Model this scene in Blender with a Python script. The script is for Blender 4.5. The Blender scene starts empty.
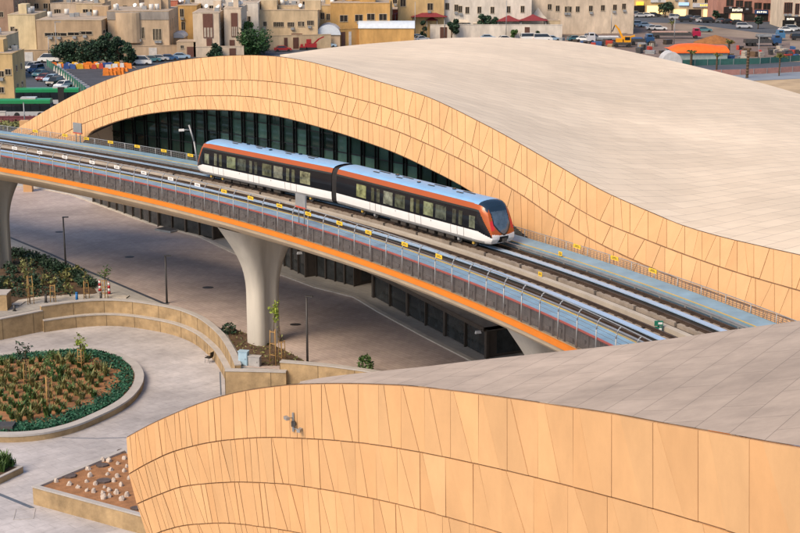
import bpy, bmesh, math, random
import numpy as np
from mathutils import Vector, Matrix
from mathutils.geometry import tessellate_polygon
random.seed(7)
rnd = random.random
uni = random.uniform
SC = bpy.context.scene
COL = SC.collection
PI = math.pi

# ------------------------------------------------------------------ survey
# The photograph was surveyed with one camera: these give real world points.
H, F, YH = 36.5, 1500.0, -100.0
PIT = math.atan((266.5 - YH) / F)
CP, SP = math.cos(PIT), math.sin(PIT)
def ray(x, y):
    u = (x - 400) / F; v = (y - 266.5) / F
    return (u, CP - v * SP, -SP - v * CP)
def W(x, y, z=0.0):
    d = ray(x, y); t = (z - H) / d[2]
    return Vector((d[0] * t, d[1] * t, z))
def WY(x, y, Y):
    d = ray(x, y); t = Y / d[1]
    return Vector((d[0] * t, Y, H + d[2] * t))
def scale_at(p):
    f = p[1] * CP - (p[2] - H) * SP
    return F / f
def zat(y, Y):
    return WY(400, y, Y).z
def pchip(xs, ys):
    xs = np.array(xs, float); ys = np.array(ys, float)
    h = np.diff(xs); d = np.diff(ys) / h
    m = np.zeros(len(xs)); m[0] = d[0]; m[-1] = d[-1]
    for i in range(1, len(xs) - 1):
        if d[i - 1] * d[i] > 0:
            w1 = 2 * h[i] + h[i - 1]; w2 = h[i] + 2 * h[i - 1]
            m[i] = (w1 + w2) / (w1 / d[i - 1] + w2 / d[i])
    def f(x):
        i = int(min(max(np.searchsorted(xs, x) - 1, 0), len(xs) - 2))
        t = (x - xs[i]) / h[i]
        if t < 0: return ys[0] + m[0] * (x - xs[0])
        if t > 1: return ys[-1] + m[-1] * (x - xs[-1])
        return ((2*t**3 - 3*t**2 + 1) * ys[i] + (t**3 - 2*t**2 + t) * h[i] * m[i]
                + (-2*t**3 + 3*t**2) * ys[i+1] + (t**3 - t**2) * h[i] * m[i+1])
    return f
def lin(pts):
    xs = [p[0] for p in pts]; ys = [p[1] for p in pts]
    return lambda x: float(np.interp(x, xs, ys))

# guideway reference line (near outer edge of the deck), offset s to the right
CC = [-2.4454, -16.5344, -42.8525, -12.7002]
def cx(y):
    t = (y - 115) / 50.0
    return ((CC[0] * t + CC[1]) * t + CC[2]) * t + CC[3]
def cn(y):
    t = (y - 115) / 50.0
    dx = ((3 * CC[0] * t + 2 * CC[1]) * t + CC[2]) / 50.0
    l = math.hypot(1, dx)
    return (1 / l, -dx / l), (dx / l, 1 / l)
DW = 12.5                                     # deck width
DZ = 12.0                                     # deck level
_ys = np.arange(56, 186, 0.25)
_xs = np.array([cx(y) for y in _ys])
_arc = np.concatenate([[0], np.cumsum(np.hypot(np.diff(_xs), np.diff(_ys)))])
ALEN = float(_arc[-1])
def st(a, s, z):
    y = float(np.interp(a, _arc, _ys)); n, t = cn(y)
    return Vector((cx(y) + n[0] * s, y + n[1] * s, z))
def st_dir(a):
    y = float(np.interp(a, _arc, _ys)); return cn(y)[1]
def s_of(p):
    k = int(np.argmin((_xs - p[0]) ** 2 + (_ys - p[1]) ** 2))
    n, _ = cn(_ys[k])
    return (p[0] - _xs[k]) * n[0] + (p[1] - _ys[k]) * n[1], float(_arc[k])
def ray_s(x, y, s):                           # where a sight line meets the upright surface at offset s
    lo, hi = 50.0, 260.0
    for _ in range(40):
        m = (lo + hi) / 2
        if s_of(WY(x, y, m))[0] < s: lo = m
        else: hi = m
    return WY(x, y, lo)

# ------------------------------------------------------------------ materials
MATS = {}
def nodes_of(m):
    m.use_nodes = True
    return m.node_tree.nodes, m.node_tree.links
def M(name, col, rough=0.75, metal=0.0, var=0.18, scale=1.2, bump=0.0, tint=False, spec=0.4, fine=0.0, coat=0.0, stretch=None):
    if name in MATS: return MATS[name]
    m = bpy.data.materials.new(name); N, L = nodes_of(m)
    b = N['Principled BSDF']
    b.inputs['Roughness'].default_value = rough
    b.inputs['Metallic'].default_value = metal
    b.inputs['Specular IOR Level'].default_value = spec
    b.inputs['Coat Weight'].default_value = coat
    tc = N.new('ShaderNodeTexCoord')
    n1 = N.new('ShaderNodeTexNoise'); n1.inputs['Scale'].default_value = scale
    n1.inputs['Detail'].default_value = 6; n1.inputs['Roughness'].default_value = 0.65
    if stretch:
        sm = N.new('ShaderNodeMapping'); sm.inputs['Scale'].default_value = stretch
        L.new(tc.outputs['Object'], sm.inputs['Vector']); L.new(sm.outputs[0], n1.inputs['Vector'])
    else: L.new(tc.outputs['Object'], n1.inputs['Vector'])
    mr = N.new('ShaderNodeMapRange')
    mr.inputs['From Min'].default_value = 0.3; mr.inputs['From Max'].default_value = 0.7
    mr.inputs['To Min'].default_value = 1 - var; mr.inputs['To Max'].default_value = 1 + var
    L.new(n1.outputs['Fac'], mr.inputs['Value'])
    mul = N.new('ShaderNodeVectorMath'); mul.operation = 'SCALE'
    mul.inputs[0].default_value = col[:3]
    L.new(mr.outputs[0], mul.inputs['Scale'])
    out = mul.outputs[0]
    if tint:
        at = N.new('ShaderNodeAttribute'); at.attribute_name = 'tint'
        m2 = N.new('ShaderNodeVectorMath'); m2.operation = 'MULTIPLY'
        L.new(out, m2.inputs[0]); L.new(at.outputs['Color'], m2.inputs[1]); out = m2.outputs[0]
    L.new(out, b.inputs['Base Color'])
    if fine or bump:
        n2 = N.new('ShaderNodeTexNoise'); n2.inputs['Scale'].default_value = scale * 9
        n2.inputs['Detail'].default_value = 4
        L.new(tc.outputs['Object'], n2.inputs['Vector'])
        bp = N.new('ShaderNodeBump'); bp.inputs['Strength'].default_value = bump or fine
        bp.inputs['Distance'].default_value = 0.05
        L.new(n2.outputs['Fac'], bp.inputs['Height']); L.new(bp.outputs[0], b.inputs['Normal'])
    MATS[name] = m
    return m
def M_tiles(name, col, col2, mortar, tw, th, rot, rough=0.7, msize=0.012, var=0.2, nscale=0.08, stain=0.0, fine=0.12, skew=0.0):
    m = bpy.data.materials.new(name); N, L = nodes_of(m); b = N['Principled BSDF']
    b.inputs['Roughness'].default_value = rough; b.inputs['Specular IOR Level'].default_value = 0.3
    tc = N.new('ShaderNodeTexCoord'); mp = N.new('ShaderNodeMapping')
    mp.inputs['Rotation'].default_value = (0, 0, rot)
    L.new(tc.outputs['Object'], mp.inputs['Vector'])
    br = N.new('ShaderNodeTexBrick')
    br.inputs['Color1'].default_value = (*col, 1); br.inputs['Color2'].default_value = (*col2, 1)
    br.inputs['Mortar'].default_value = (*mortar, 1)
    br.inputs['Scale'].default_value = 1.0; br.inputs['Mortar Size'].default_value = msize
    br.inputs['Mortar Smooth'].default_value = 0.3; br.inputs['Bias'].default_value = 0
    br.inputs['Brick Width'].default_value = tw; br.inputs['Row Height'].default_value = th
    L.new(mp.outputs[0], br.inputs['Vector'])
    n1 = N.new('ShaderNodeTexNoise'); n1.inputs['Scale'].default_value = nscale
    n1.inputs['Detail'].default_value = 8; n1.inputs['Roughness'].default_value = 0.48
    mp2 = N.new('ShaderNodeMapping'); mp2.inputs['Rotation'].default_value = (0, 0, rot)
    mp2.inputs['Scale'].default_value = (0.7, 1.0, 1)
    L.new(tc.outputs['Object'], mp2.inputs['Vector']); L.new(mp2.outputs[0], n1.inputs['Vector'])
    mr = N.new('ShaderNodeMapRange')
    mr.inputs['From Min'].default_value = 0.3; mr.inputs['From Max'].default_value = 0.7
    mr.inputs['To Min'].default_value = 1 - var; mr.inputs['To Max'].default_value = 1 + var
    L.new(n1.outputs['Fac'], mr.inputs['Value'])
    mu = N.new('ShaderNodeVectorMath'); mu.operation = 'SCALE'
    L.new(br.outputs['Color'], mu.inputs[0]); L.new(mr.outputs[0], mu.inputs['Scale'])
    out = mu.outputs[0]
    if stain:
        n3 = N.new('ShaderNodeTexNoise'); n3.inputs['Scale'].default_value = nscale * 9
        n3.inputs['Detail'].default_value = 7; n3.inputs['Roughness'].default_value = 0.7
        L.new(mp2.outputs[0], n3.inputs['Vector'])
        m3 = N.new('ShaderNodeMapRange')
        m3.inputs['From Min'].default_value = 0.35; m3.inputs['From Max'].default_value = 0.75
        m3.inputs['To Min'].default_value = 1 + stain * 0.5; m3.inputs['To Max'].default_value = 1 - stain
        L.new(n3.outputs['Fac'], m3.inputs['Value'])
        m4 = N.new('ShaderNodeVectorMath'); m4.operation = 'SCALE'
        L.new(out, m4.inputs[0]); L.new(m3.outputs[0], m4.inputs['Scale']); out = m4.outputs[0]
    L.new(out, b.inputs['Base Color'])
    bp = N.new('ShaderNodeBump'); bp.inputs['Strength'].default_value = fine; bp.inputs['Distance'].default_value = 0.03
    n4 = N.new('ShaderNodeTexNoise'); n4.inputs['Scale'].default_value = 6; n4.inputs['Detail'].default_value = 4
    L.new(tc.outputs['Object'], n4.inputs['Vector'])
    L.new(n4.outputs['Fac'], bp.inputs['Height']); L.new(bp.outputs[0], b.inputs['Normal'])
    return m

stone = M('sandstone_cladding', (0.575, 0.338, 0.158), 0.75, var=0.08, scale=0.7, tint=True, fine=0.15, stretch=(1, 1, 0.5))
groove = M('open_joint', (0.24, 0.138, 0.072), 0.9)
roof_back = M_tiles('pale_stone_roof', (0.75, 0.615, 0.455), (0.69, 0.56, 0.41), (0.48, 0.375, 0.275), 3.8, 1.6, -PI / 4, var=0.10, nscale=0.05, stain=0.10, msize=0.04)
roof_front = M_tiles('grey_stone_roof', (0.45, 0.36, 0.285), (0.415, 0.33, 0.26), (0.21, 0.165, 0.13), 3.4, 1.45, -PI / 3.1, var=0.2, nscale=0.09, stain=0.22, msize=0.016)
def add_tyre_marks(m):
    N, L = nodes_of(m); b = N['Principled BSDF']; src = b.inputs['Base Color'].links[0].from_socket
    tc = N.new('ShaderNodeTexCoord'); mp = N.new('ShaderNodeMapping'); mp.inputs['Location'].default_value = (19, -141, 0)
    L.new(tc.outputs['Object'], mp.inputs['Vector'])
    wv = N.new('ShaderNodeTexWave'); wv.wave_type = 'RINGS'; wv.rings_direction = 'Z'; wv.inputs['Scale'].default_value = .11; wv.inputs['Distortion'].default_value = 11; wv.inputs['Detail'].default_value = 3
    wv.inputs['Detail Scale'].default_value = .4
    L.new(mp.outputs[0], wv.inputs['Vector'])
    mr = N.new('ShaderNodeMapRange'); mr.inputs['From Min'].default_value = .75; mr.inputs['From Max'].default_value = 1; mr.inputs['To Min'].default_value = 1; mr.inputs['To Max'].default_value = .93
    L.new(wv.outputs['Fac'], mr.inputs['Value'])
    v = N.new('ShaderNodeVectorMath'); v.operation = 'SCALE'; L.new(src, v.inputs[0]); L.new(mr.outputs[0], v.inputs['Scale']); L.new(v.outputs[0], b.inputs['Base Color'])
    return m
plaza_m = M_tiles('brown_pavers', (0.43, 0.355, 0.315), (0.38, 0.31, 0.28), (0.29, 0.235, 0.21), 0.8, 0.4, 0.9, var=0.22, nscale=0.12, stain=0.15, msize=0.02)
walk_m = M_tiles('grey_pavement', (0.36, 0.345, 0.315), (0.33, 0.315, 0.29), (0.24, 0.225, 0.205), 1.2, 0.6, 0.9, var=0.15, nscale=0.2, stain=0.1, msize=0.02)
lower_m = M_tiles('pale_paving', (0.43, 0.405, 0.40), (0.39, 0.37, 0.37), (0.30, 0.285, 0.28), 1.8, 0.9, -0.75, var=0.22, nscale=0.2, stain=0.22, msize=0.018)
ground_m = M('dusty_ground', (0.24, 0.185, 0.14), 0.95, var=0.3, scale=0.06, fine=0.2)
sand_m = M('sandy_soil', (0.42, 0.31, 0.19), 0.95, var=0.25, scale=0.2, fine=0.3)
asphalt = M('asphalt', (0.065, 0.076, 0.092), 0.85, var=0.25, scale=0.15, fine=0.2)
asphalt_dark = M('dark_asphalt', (0.06, 0.062, 0.072), 0.85, var=0.3, scale=0.3, fine=0.2)
concrete = M('concrete', (0.42, 0.37, 0.30), 0.75, var=0.16, scale=0.5, fine=0.1)
concrete_pier = M('smooth_pier_concrete', (0.48, 0.445, 0.38), 0.6, var=0.16, scale=0.7, fine=0.08, stretch=(1, 1, 0.18))
beige_belly = M('beige_deck_concrete', (0.52, 0.41, 0.28), 0.6, var=0.16, scale=0.35, fine=0.05)
orange_paint = M('orange_paint', (0.66, 0.19, 0.015), 0.5, var=0.06)
yellow_paint = M('yellow_paint', (0.58, 0.38, 0.07), 0.6, var=0.12)
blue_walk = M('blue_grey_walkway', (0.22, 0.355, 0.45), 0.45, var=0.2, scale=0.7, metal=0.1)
track_m = M('track_slab', (0.15, 0.135, 0.12), 0.85, var=0.35, scale=1.0, fine=0.3)
dark_track = M('dark_track_bed', (0.062, 0.05, 0.042), 0.9, var=0.35, scale=1.5, fine=0.3)
plinth_m = M('track_plinth', (0.27, 0.225, 0.18), 0.8, var=0.25, scale=1.2, fine=0.2)
rail_m = M('rusty_rail', (0.085, 0.058, 0.042), 0.5, metal=0.4, var=0.3)
steel_m = M('rail_steel', (0.42, 0.40, 0.38), 0.3, metal=0.9, var=0.1)
alu = M('aluminium_sky_tint', (0.42, 0.58, 0.76), 0.35, metal=0.35, var=0.08)  # bare metal; the sky's blue reflection is painted into its base colour
galv = M('galvanised_steel', (0.33, 0.34, 0.345), 0.5, metal=0.5, var=0.15)
dark_steel = M('dark_steel', (0.075, 0.072, 0.07), 0.5, metal=0.3, var=0.2)
mesh_grey = M('fence_wire', (0.17, 0.155, 0.15), 0.55, metal=0.3, var=0.2)
red_pipe = M('red_pipe', (0.45, 0.075, 0.045), 0.5, var=0.15)
white_plate = M('white_plate', (0.75, 0.74, 0.72), 0.5, var=0.05)
yellow_plate = M('yellow_plate', (0.78, 0.50, 0.03), 0.5, var=0.05)
black_ink = M('black_ink', (0.03, 0.03, 0.03), 0.6)
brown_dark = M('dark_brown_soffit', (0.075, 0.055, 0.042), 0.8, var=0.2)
black_frame = M('black_aluminium', (0.018, 0.018, 0.018), 0.4, metal=0.3)
glass_dark = M('dark_glass', (0.02, 0.028, 0.027), 0.06, var=0.3, scale=0.4, spec=0.6, tint=True)
glass_kiosk = M('smoked_glass', (0.035, 0.038, 0.038), 0.12, var=0.5, spec=0.5)
kiosk_m = M('dark_bronze_cladding', (0.085, 0.068, 0.055), 0.5, metal=0.25, var=0.15)
kiosk_roof = M('dark_roof_membrane', (0.30, 0.265, 0.225), 0.8, var=0.2)
# train
t_white = M('train_white', (0.80, 0.79, 0.77), 0.25, var=0.03, coat=0.4)
t_black = M('train_black_band', (0.010, 0.010, 0.012), 0.12, spec=0.5, var=0.1)
t_orange = M('train_copper_orange', (0.38, 0.078, 0.008), 0.38, metal=0.1, var=0.04, coat=0.15)
t_roof = M('train_roof_sky_tint', (0.22, 0.42, 0.66), 0.4, metal=0.05, var=0.08, scale=0.8)  # base colour carries the blue of the sky reflected on the roof
t_grey = M('train_grey_skirt', (0.33, 0.33, 0.33), 0.45, var=0.1)
t_under = M('train_underframe', (0.045, 0.038, 0.032), 0.7, var=0.3)
t_visor = M('train_navy_visor', (0.012, 0.028, 0.05), 0.15, var=0.1, spec=0.6)
t_glass = M('train_window_glass', (0.10, 0.11, 0.075), 0.08, var=0.95, scale=1.5, spec=0.6, tint=True)
t_screen = M('train_windscreen', (0.055, 0.085, 0.12), 0.05, var=0.6, scale=1.1, spec=0.8)
t_bellows = M('gangway_rubber', (0.02, 0.018, 0.018), 0.7)
red_lamp = M('red_lens', (0.55, 0.03, 0.03), 0.2)
clear_lamp = M('clear_lens', (0.8, 0.8, 0.82), 0.1)
# garden
soil = M('red_brown_soil', (0.29, 0.14, 0.062), 0.95, var=0.35, scale=1.2, bump=0.5)
soil_dark = M('dark_mulch', (0.085, 0.052, 0.03), 0.95, var=0.4, scale=1.0, bump=0.5)
wall_stone = M('yellow_limestone', (0.335, 0.235, 0.125), 0.9, var=0.34, scale=0.8, bump=0.3)
cope_m = M('grey_coping', (0.40, 0.375, 0.35), 0.7, var=0.12, scale=1)
kerb_m = M('pale_kerb', (0.46, 0.42, 0.36), 0.75, var=0.15)
leaf_dark = M('leaf_dark', (0.022, 0.05, 0.026), 0.6, var=0.6, scale=0.5, tint=True)
leaf_mid = M('leaf_mid', (0.055, 0.11, 0.025), 0.6, var=0.5, scale=0.8, tint=True)
leaf_olive = M('leaf_olive', (0.15, 0.155, 0.05), 0.65, var=0.5, scale=1.5, tint=True)
leaf_bright = M('leaf_yellow_green', (0.20, 0.26, 0.035), 0.55, var=0.4, scale=1.5, tint=True)
leaf_teal = M('leaf_blue_green', (0.022, 0.095, 0.05), 0.6, var=0.4, scale=2.0, tint=True)
bark = M('bark', (0.14, 0.09, 0.055), 0.9, var=0.3, scale=3)
stake_m = M('bamboo_stake', (0.40, 0.24, 0.085), 0.8, var=0.2)
rock_m = M('pale_rock', (0.50, 0.42, 0.35), 0.85, var=0.3, scale=3, bump=0.4)
slab_m = M('dark_slate', (0.10, 0.075, 0.065), 0.6, var=0.3, scale=2)
plastic_black = M('black_plastic', (0.015, 0.015, 0.016), 0.45)
tyre = M('tyre_rubber', (0.02, 0.02, 0.02), 0.8)
car_glass = M('car_glass', (0.015, 0.02, 0.024), 0.08, spec=0.6)
win_dark = M('window_glass_dark', (0.022, 0.02, 0.018), 0.12, spec=0.5)
shop_lit = None
def paint(name, col, rough=0.35): return M(name, col, rough, var=0.06, coat=0.3)
def plaster(name, col): return M(name, col, 0.9, var=0.26, scale=0.5, fine=0.15, stretch=(1, 1, 0.35))
def emit(name, col, st_):
    m = bpy.data.materials.new(name); N, L = nodes_of(m); b = N['Principled BSDF']
    b.inputs['Base Color'].default_value = (*col, 1)
    b.inputs['Emission Color'].default_value = (*col, 1); b.inputs['Emission Strength'].default_value = st_
    return m
shop_lit = emit('lit_shop_window', (1.0, 0.72, 0.30), 0.9)
sign_white = emit('lit_letters', (1.0, 0.9, 0.7), 0.9)
sign_blue = emit('lit_blue_sign', (0.35, 0.55, 0.95), 0.5)
sign_yellow = emit('lit_yellow_sign', (1.0, 0.66, 0.05), 0.9)

# ------------------------------------------------------------------ builders
def link(o, parent=None):
    COL.objects.link(o)
    if parent is not None: o.parent = parent
    return o
def tag(o, label=None, cat=None, group=None, kind=None):
    if label: o['label'] = label
    if cat: o['category'] = cat
    if group: o['group'] = group
    if kind: o['kind'] = kind
    return o
def thing(name, label, cat, loc=(0, 0, 0), rz=0.0, group=None):
    o = bpy.data.objects.new(name, None); o.empty_display_size = 0.3
    o.location = loc; o.rotation_euler = (0, 0, rz); link(o)
    return tag(o, label, cat, group)
class MB:
    def __init__(s): s.v = []; s.f = []; s.t = []; s.sm = []
    def face(s, pts, tint=1.0, smooth=False):
        b = len(s.v); s.v += [tuple(p) for p in pts]; s.f.append(tuple(range(b, b + len(pts)))); s.t.append(tint); s.sm.append(smooth)
    def grid(s, rows, tint=1.0, smooth=True, closed=False, flip=False):
        b = len(s.v); n = len(rows[0])
        for r in rows: s.v += [tuple(p) for p in r]
        for i in range(len(rows) - 1):
            for j in range(n if closed else n - 1):
                k = (j + 1) % n
                q = (b + i*n + j, b + i*n + k, b + (i+1)*n + k, b + (i+1)*n + j)
                s.f.append(q[::-1] if flip else q); s.t.append(tint); s.sm.append(smooth)
        return s
    def box(s, c, d, rz=0.0, tint=1.0, taper=1.0):
        x, y, z = c; a, b_, h = d[0] / 2, d[1] / 2, d[2] / 2
        cs, sn = math.cos(rz), math.sin(rz); b = len(s.v)
        for (i, j, k) in ((-1,-1,-1),(1,-1,-1),(1,1,-1),(-1,1,-1),(-1,-1,1),(1,-1,1),(1,1,1),(-1,1,1)):
            t = taper if k > 0 else 1
            px, py = i * a * t, j * b_ * t
            s.v.append((x + px * cs - py * sn, y + px * sn + py * cs, z + k * h))
        for q in ((0,3,2,1),(4,5,6,7),(0,1,5,4),(1,2,6,5),(2,3,7,6),(3,0,4,7)):
            s.f.append(tuple(b + i for i in q)); s.t.append(tint); s.sm.append(False)
        return s
    def bar(s, p, q, r, n=6, r2=None, tint=1.0, caps=True):
        p = Vector(p); q = Vector(q); d = (q - p).normalized()
        u = d.orthogonal().normalized(); w = d.cross(u); r2 = r if r2 is None else r2
        b = len(s.v)
        for c, rr in ((p, r), (q, r2)):
            for i in range(n):
                a = 2 * PI * i / n
                s.v.append(tuple(c + (u * math.cos(a) + w * math.sin(a)) * rr))
        for i in range(n):
            j = (i + 1) % n
            s.f.append((b + i, b + j, b + n + j, b + n + i)); s.t.append(tint); s.sm.append(n > 4)
        if caps:
            s.f.append(tuple(b + i for i in range(n - 1, -1, -1))); s.t.append(tint); s.sm.append(False)
            s.f.append(tuple(b + n + i for i in range(n))); s.t.append(tint); s.sm.append(False)
        return s
    def path(s, pts, r, n=6):
        for a, b in zip(pts, pts[1:]): s.bar(a, b, r, n)
        return s
    def prism(s, poly, z0, z1, tint=1.0):
        n = len(poly); b = len(s.v)
        for z in (z0, z1): s.v += [(p[0], p[1], z) for p in poly]
        for i in range(n):
            j = (i + 1) % n
            s.f.append((b + i, b + j, b + n + j, b + n + i)); s.t.append(tint); s.sm.append(False)
        tri = tessellate_polygon([[Vector((p[0], p[1], 0)) for p in poly]])
        for t in tri:
            s.f.append(tuple(b + n + i for i in t)); s.t.append(tint); s.sm.append(False)
            s.f.append(tuple(b + i for i in t[::-1])); s.t.append(tint); s.sm.append(False)
        return s
    def sheet(s, poly, z):
        b = len(s.v); s.v += [(p[0], p[1], z) for p in poly]
        for t in tessellate_polygon([[Vector((p[0], p[1], 0)) for p in poly]]):
            a, c, d = [Vector(s.v[b + i]) for i in t]
            tt = t if (c - a).cross(d - a).z > 0 else t[::-1]
            s.f.append(tuple(b + i for i in tt)); s.t.append(1.0); s.sm.append(False)
        return s
    def leaf(s, p, r, tint=1.0, up=0.0):
        n = Vector((uni(-1, 1), uni(-1, 1), uni(-1, 1) + up)).normalized()
        u = n.orthogonal().normalized(); w = n.cross(u); a = uni(0, 6.28)
        u, w = u * math.cos(a) + w * math.sin(a), w * math.cos(a) - u * math.sin(a)
        p = Vector(p)
        s.face([p - u * r, p - w * r * 0.5, p + u * r, p + w * r * 0.5], tint)
    def mesh(s, name):
        m = bpy.data.meshes.new(name); m.from_pydata(s.v, [], s.f)
        m.polygons.foreach_set('use_smooth', s.sm)
        at = m.color_attributes.new('tint', 'FLOAT_COLOR', 'CORNER')
        arr = []
        for f, t in zip(s.f, s.t):
            c = (t, t, t, 1.0) if not isinstance(t, tuple) else (*t, 1.0)
            arr += list(c) * len(f)
        at.data.foreach_set('color', arr)
        m.update(); return m
    def build(s, name, mat, parent=None, recalc=False, loc=None, rz=0.0):
        m = s.mesh(name)
        if recalc:
            bm = bmesh.new(); bm.from_mesh(m); bmesh.ops.recalc_face_normals(bm, faces=bm.faces); bm.to_mesh(m); bm.free()
        m.materials.append(mat)
        o = bpy.data.objects.new(name, m)
        if loc is not None: o.location = loc
        o.rotation_euler.z = rz
        return link(o, parent)
def copy_tree(o, parent=None):
    c = o.copy(); COL.objects.link(c)
    if parent is not None: c.parent = parent
    for ch in [x for x in SC.objects if x.parent == o]: copy_tree(ch, c)
    return c
KIDS = {}
def copy_thing(o, loc, rz=None, label=None, sc=None):
    if o.name not in KIDS:
        KIDS[o.name] = [(ch, [g for g in ch.children]) for ch in o.children]
    c = o.copy(); COL.objects.link(c); c.location = loc
    if rz is not None: c.rotation_euler.z = rz
    if sc is not None: c.scale = sc if isinstance(sc, tuple) else (sc, sc, sc)
    if label: c['label'] = label
    for ch, gs in KIDS[o.name]:
        d = ch.copy(); COL.objects.link(d); d.parent = c
        for g in gs:
            e = g.copy(); COL.objects.link(e); e.parent = d
    return c
def structure(name, mb, mat):
    o = mb.build(name, mat); o['kind'] = 'structure'; return o
def dup(o, parent=None, loc=None):
    c = o.copy(); COL.objects.link(c)
    if parent is not None: c.parent = parent
    if loc is not None: c.location = loc
    return c

# ------------------------------------------------------------------ ground
SPLIT = [(-420, 372), (-220, 350), (-100, 334), (0, 317), (40, 309), (75, 304), (103, 302), (131, 303), (150, 306), (180, 311),
         (205, 321), (225, 338), (236, 356), (241, 369), (285, 371), (330, 374), (380, 381), (520, 400), (900, 450)]
split = [W(x, y, 0) for x, y in SPLIT]
far_poly = [Vector((-900, split[0].y, 0))] + split + [Vector((900, split[-1].y, 0)), Vector((1500, 1700, 0)), Vector((-1500, 1700, 0))]
structure('ground', MB().sheet(far_poly, 0.0), ground_m)
low_poly = [Vector((-900, split[0].y, 0))] + split + [Vector((900, split[-1].y, 0)), Vector((900, -150, 0)), Vector((-900, -150, 0))]
structure('lower_paving', MB().sheet(low_poly, -2.0), lower_m)

edge_ = [Vector((-900, split[0].y, 0))] + split + [Vector((900, split[-1].y, 0))]
structure('terrace_edge', MB().grid([[Vector((p.x, p.y + .02, -2.05)), Vector((p.x, p.y + .02, -.004))] for p in edge_], smooth=False), wall_stone)
def poly(pts, z): return [W(x, y, z) for x, y in pts]
KERB = [(-120, 186), (30, 187), (72, 195), (110, 209), (150, 224), (200, 237), (276, 273), (315, 287.5), (355, 297.5), (380, 312.5), (425, 337), (470, 360), (530, 392)]
CHAN = [(-120, 196), (0, 233.5), (17, 240.5), (50, 254), (85, 270), (120, 285), (160, 302), (190, 315), (230, 334)]
st_poly = poly([(-150, 178), (60, 180), (200, 205), (330, 240), (470, 300), (640, 380), (560, 420)], 0) + poly([(380, 381), (330, 374), (285, 371), (241, 369), (236, 356), (225, 338), (205, 321), (180, 311), (150, 306), (131, 303), (103, 302), (75, 304), (40, 309), (0, 317), (-150, 340)], 0)
structure('station_pavement', MB().sheet(st_poly, 0.012), walk_m)
add_tyre_marks(plaza_m)
structure('plaza_paving', MB().sheet(poly(KERB, 0) + poly([(480, 396), (380, 380), (300, 371), (241, 367), (232, 336)] + CHAN[::-1][1:], 0), 0.024), plaza_m)
def strip(name, pts, w, h, mat, z0=0.0, kind='structure', parent=None):
    P = [W(x, y, z0) for x, y in pts]; mb = MB(); rows = []
    for i, p in enumerate(P):
        d = (P[min(i + 1, len(P) - 1)] - P[max(i - 1, 0)]); d.z = 0; d.normalize(); n = Vector((-d.y, d.x, 0))
        a, b = p + n * w / 2, p - n * w / 2
        rows.append([Vector((a.x, a.y, z0)), Vector((a.x, a.y, z0 + h)), Vector((b.x, b.y, z0 + h)), Vector((b.x, b.y, z0))])
    mb.grid(rows, smooth=False)
    o = mb.build(name, mat, parent, recalc=True)
    if kind and parent is None: o['kind'] = kind
    return o
strip('kerb', KERB, 0.45, 0.13, kerb_m)
strip('drain_channel', CHAN, 0.32, 0.035, M('drain_grate', (0.05, 0.05, 0.055), 0.6, metal=0.3))

# ------------------------------------------------------------------ guideway
def sweep(prof, a0=0.0, a1=ALEN, step=1.5, closed=False, mb=None, tint=1.0, smooth=False):
    mb = mb or MB(); n = max(2, int((a1 - a0) / step) + 1)
    rows = [[st(a0 + (a1 - a0) * i / (n - 1), s, z) for s, z in prof] for i in range(n)]
    mb.grid(rows, tint, smooth, closed)
    if closed:
        mb.face(rows[0]); mb.face(rows[-1][::-1])
    return mb
def box_prof(s0, s1, z0, z1): return [(s0, z0), (s0, z1), (s1, z1), (s1, z0)]
via = thing('viaduct', 'curved pale concrete rail viaduct with orange edge stripe and twin tracks', 'viaduct', (0, 0, 0))
belly = [(0.0, 11.7), (0.12, 11.38), (0.5, 11.08), (1.4, 10.68), (2.5, 10.2), (3.5, 9.8), (4.4, 9.65), (8.1, 9.65), (9.0, 9.8), (10.0, 10.2), (11.1, 10.68), (12.0, 11.08), (12.38, 11.38), (12.5, 11.7),
         (12.5, 12.0), (0.0, 12.0)]
sweep(belly, closed=True, smooth=False).build('deck', beige_belly, via, recalc=True)
sweep([(-0.05, 11.70), (-0.05, 12.05), (0.12, 12.05), (0.12, 12.004)], smooth=False).build('orange_band', orange_paint, via, recalc=True)
NT, FT = 4.85, 9.05
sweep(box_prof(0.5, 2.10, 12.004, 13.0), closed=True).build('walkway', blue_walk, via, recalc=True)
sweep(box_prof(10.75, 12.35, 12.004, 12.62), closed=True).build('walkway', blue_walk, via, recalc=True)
sweep(box_prof(2.0, 2.09, 13.004, 13.03), closed=True).build('edge_line', yellow_paint, via, recalc=True)
sweep(box_prof(10.76, 10.85, 12.624, 12.65), closed=True).build('edge_line', yellow_paint, via, recalc=True)
sweep([(2.61, 12.012), (10.61, 12.012)]).build('track_bed', dark_track, via, recalc=True)
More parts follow.
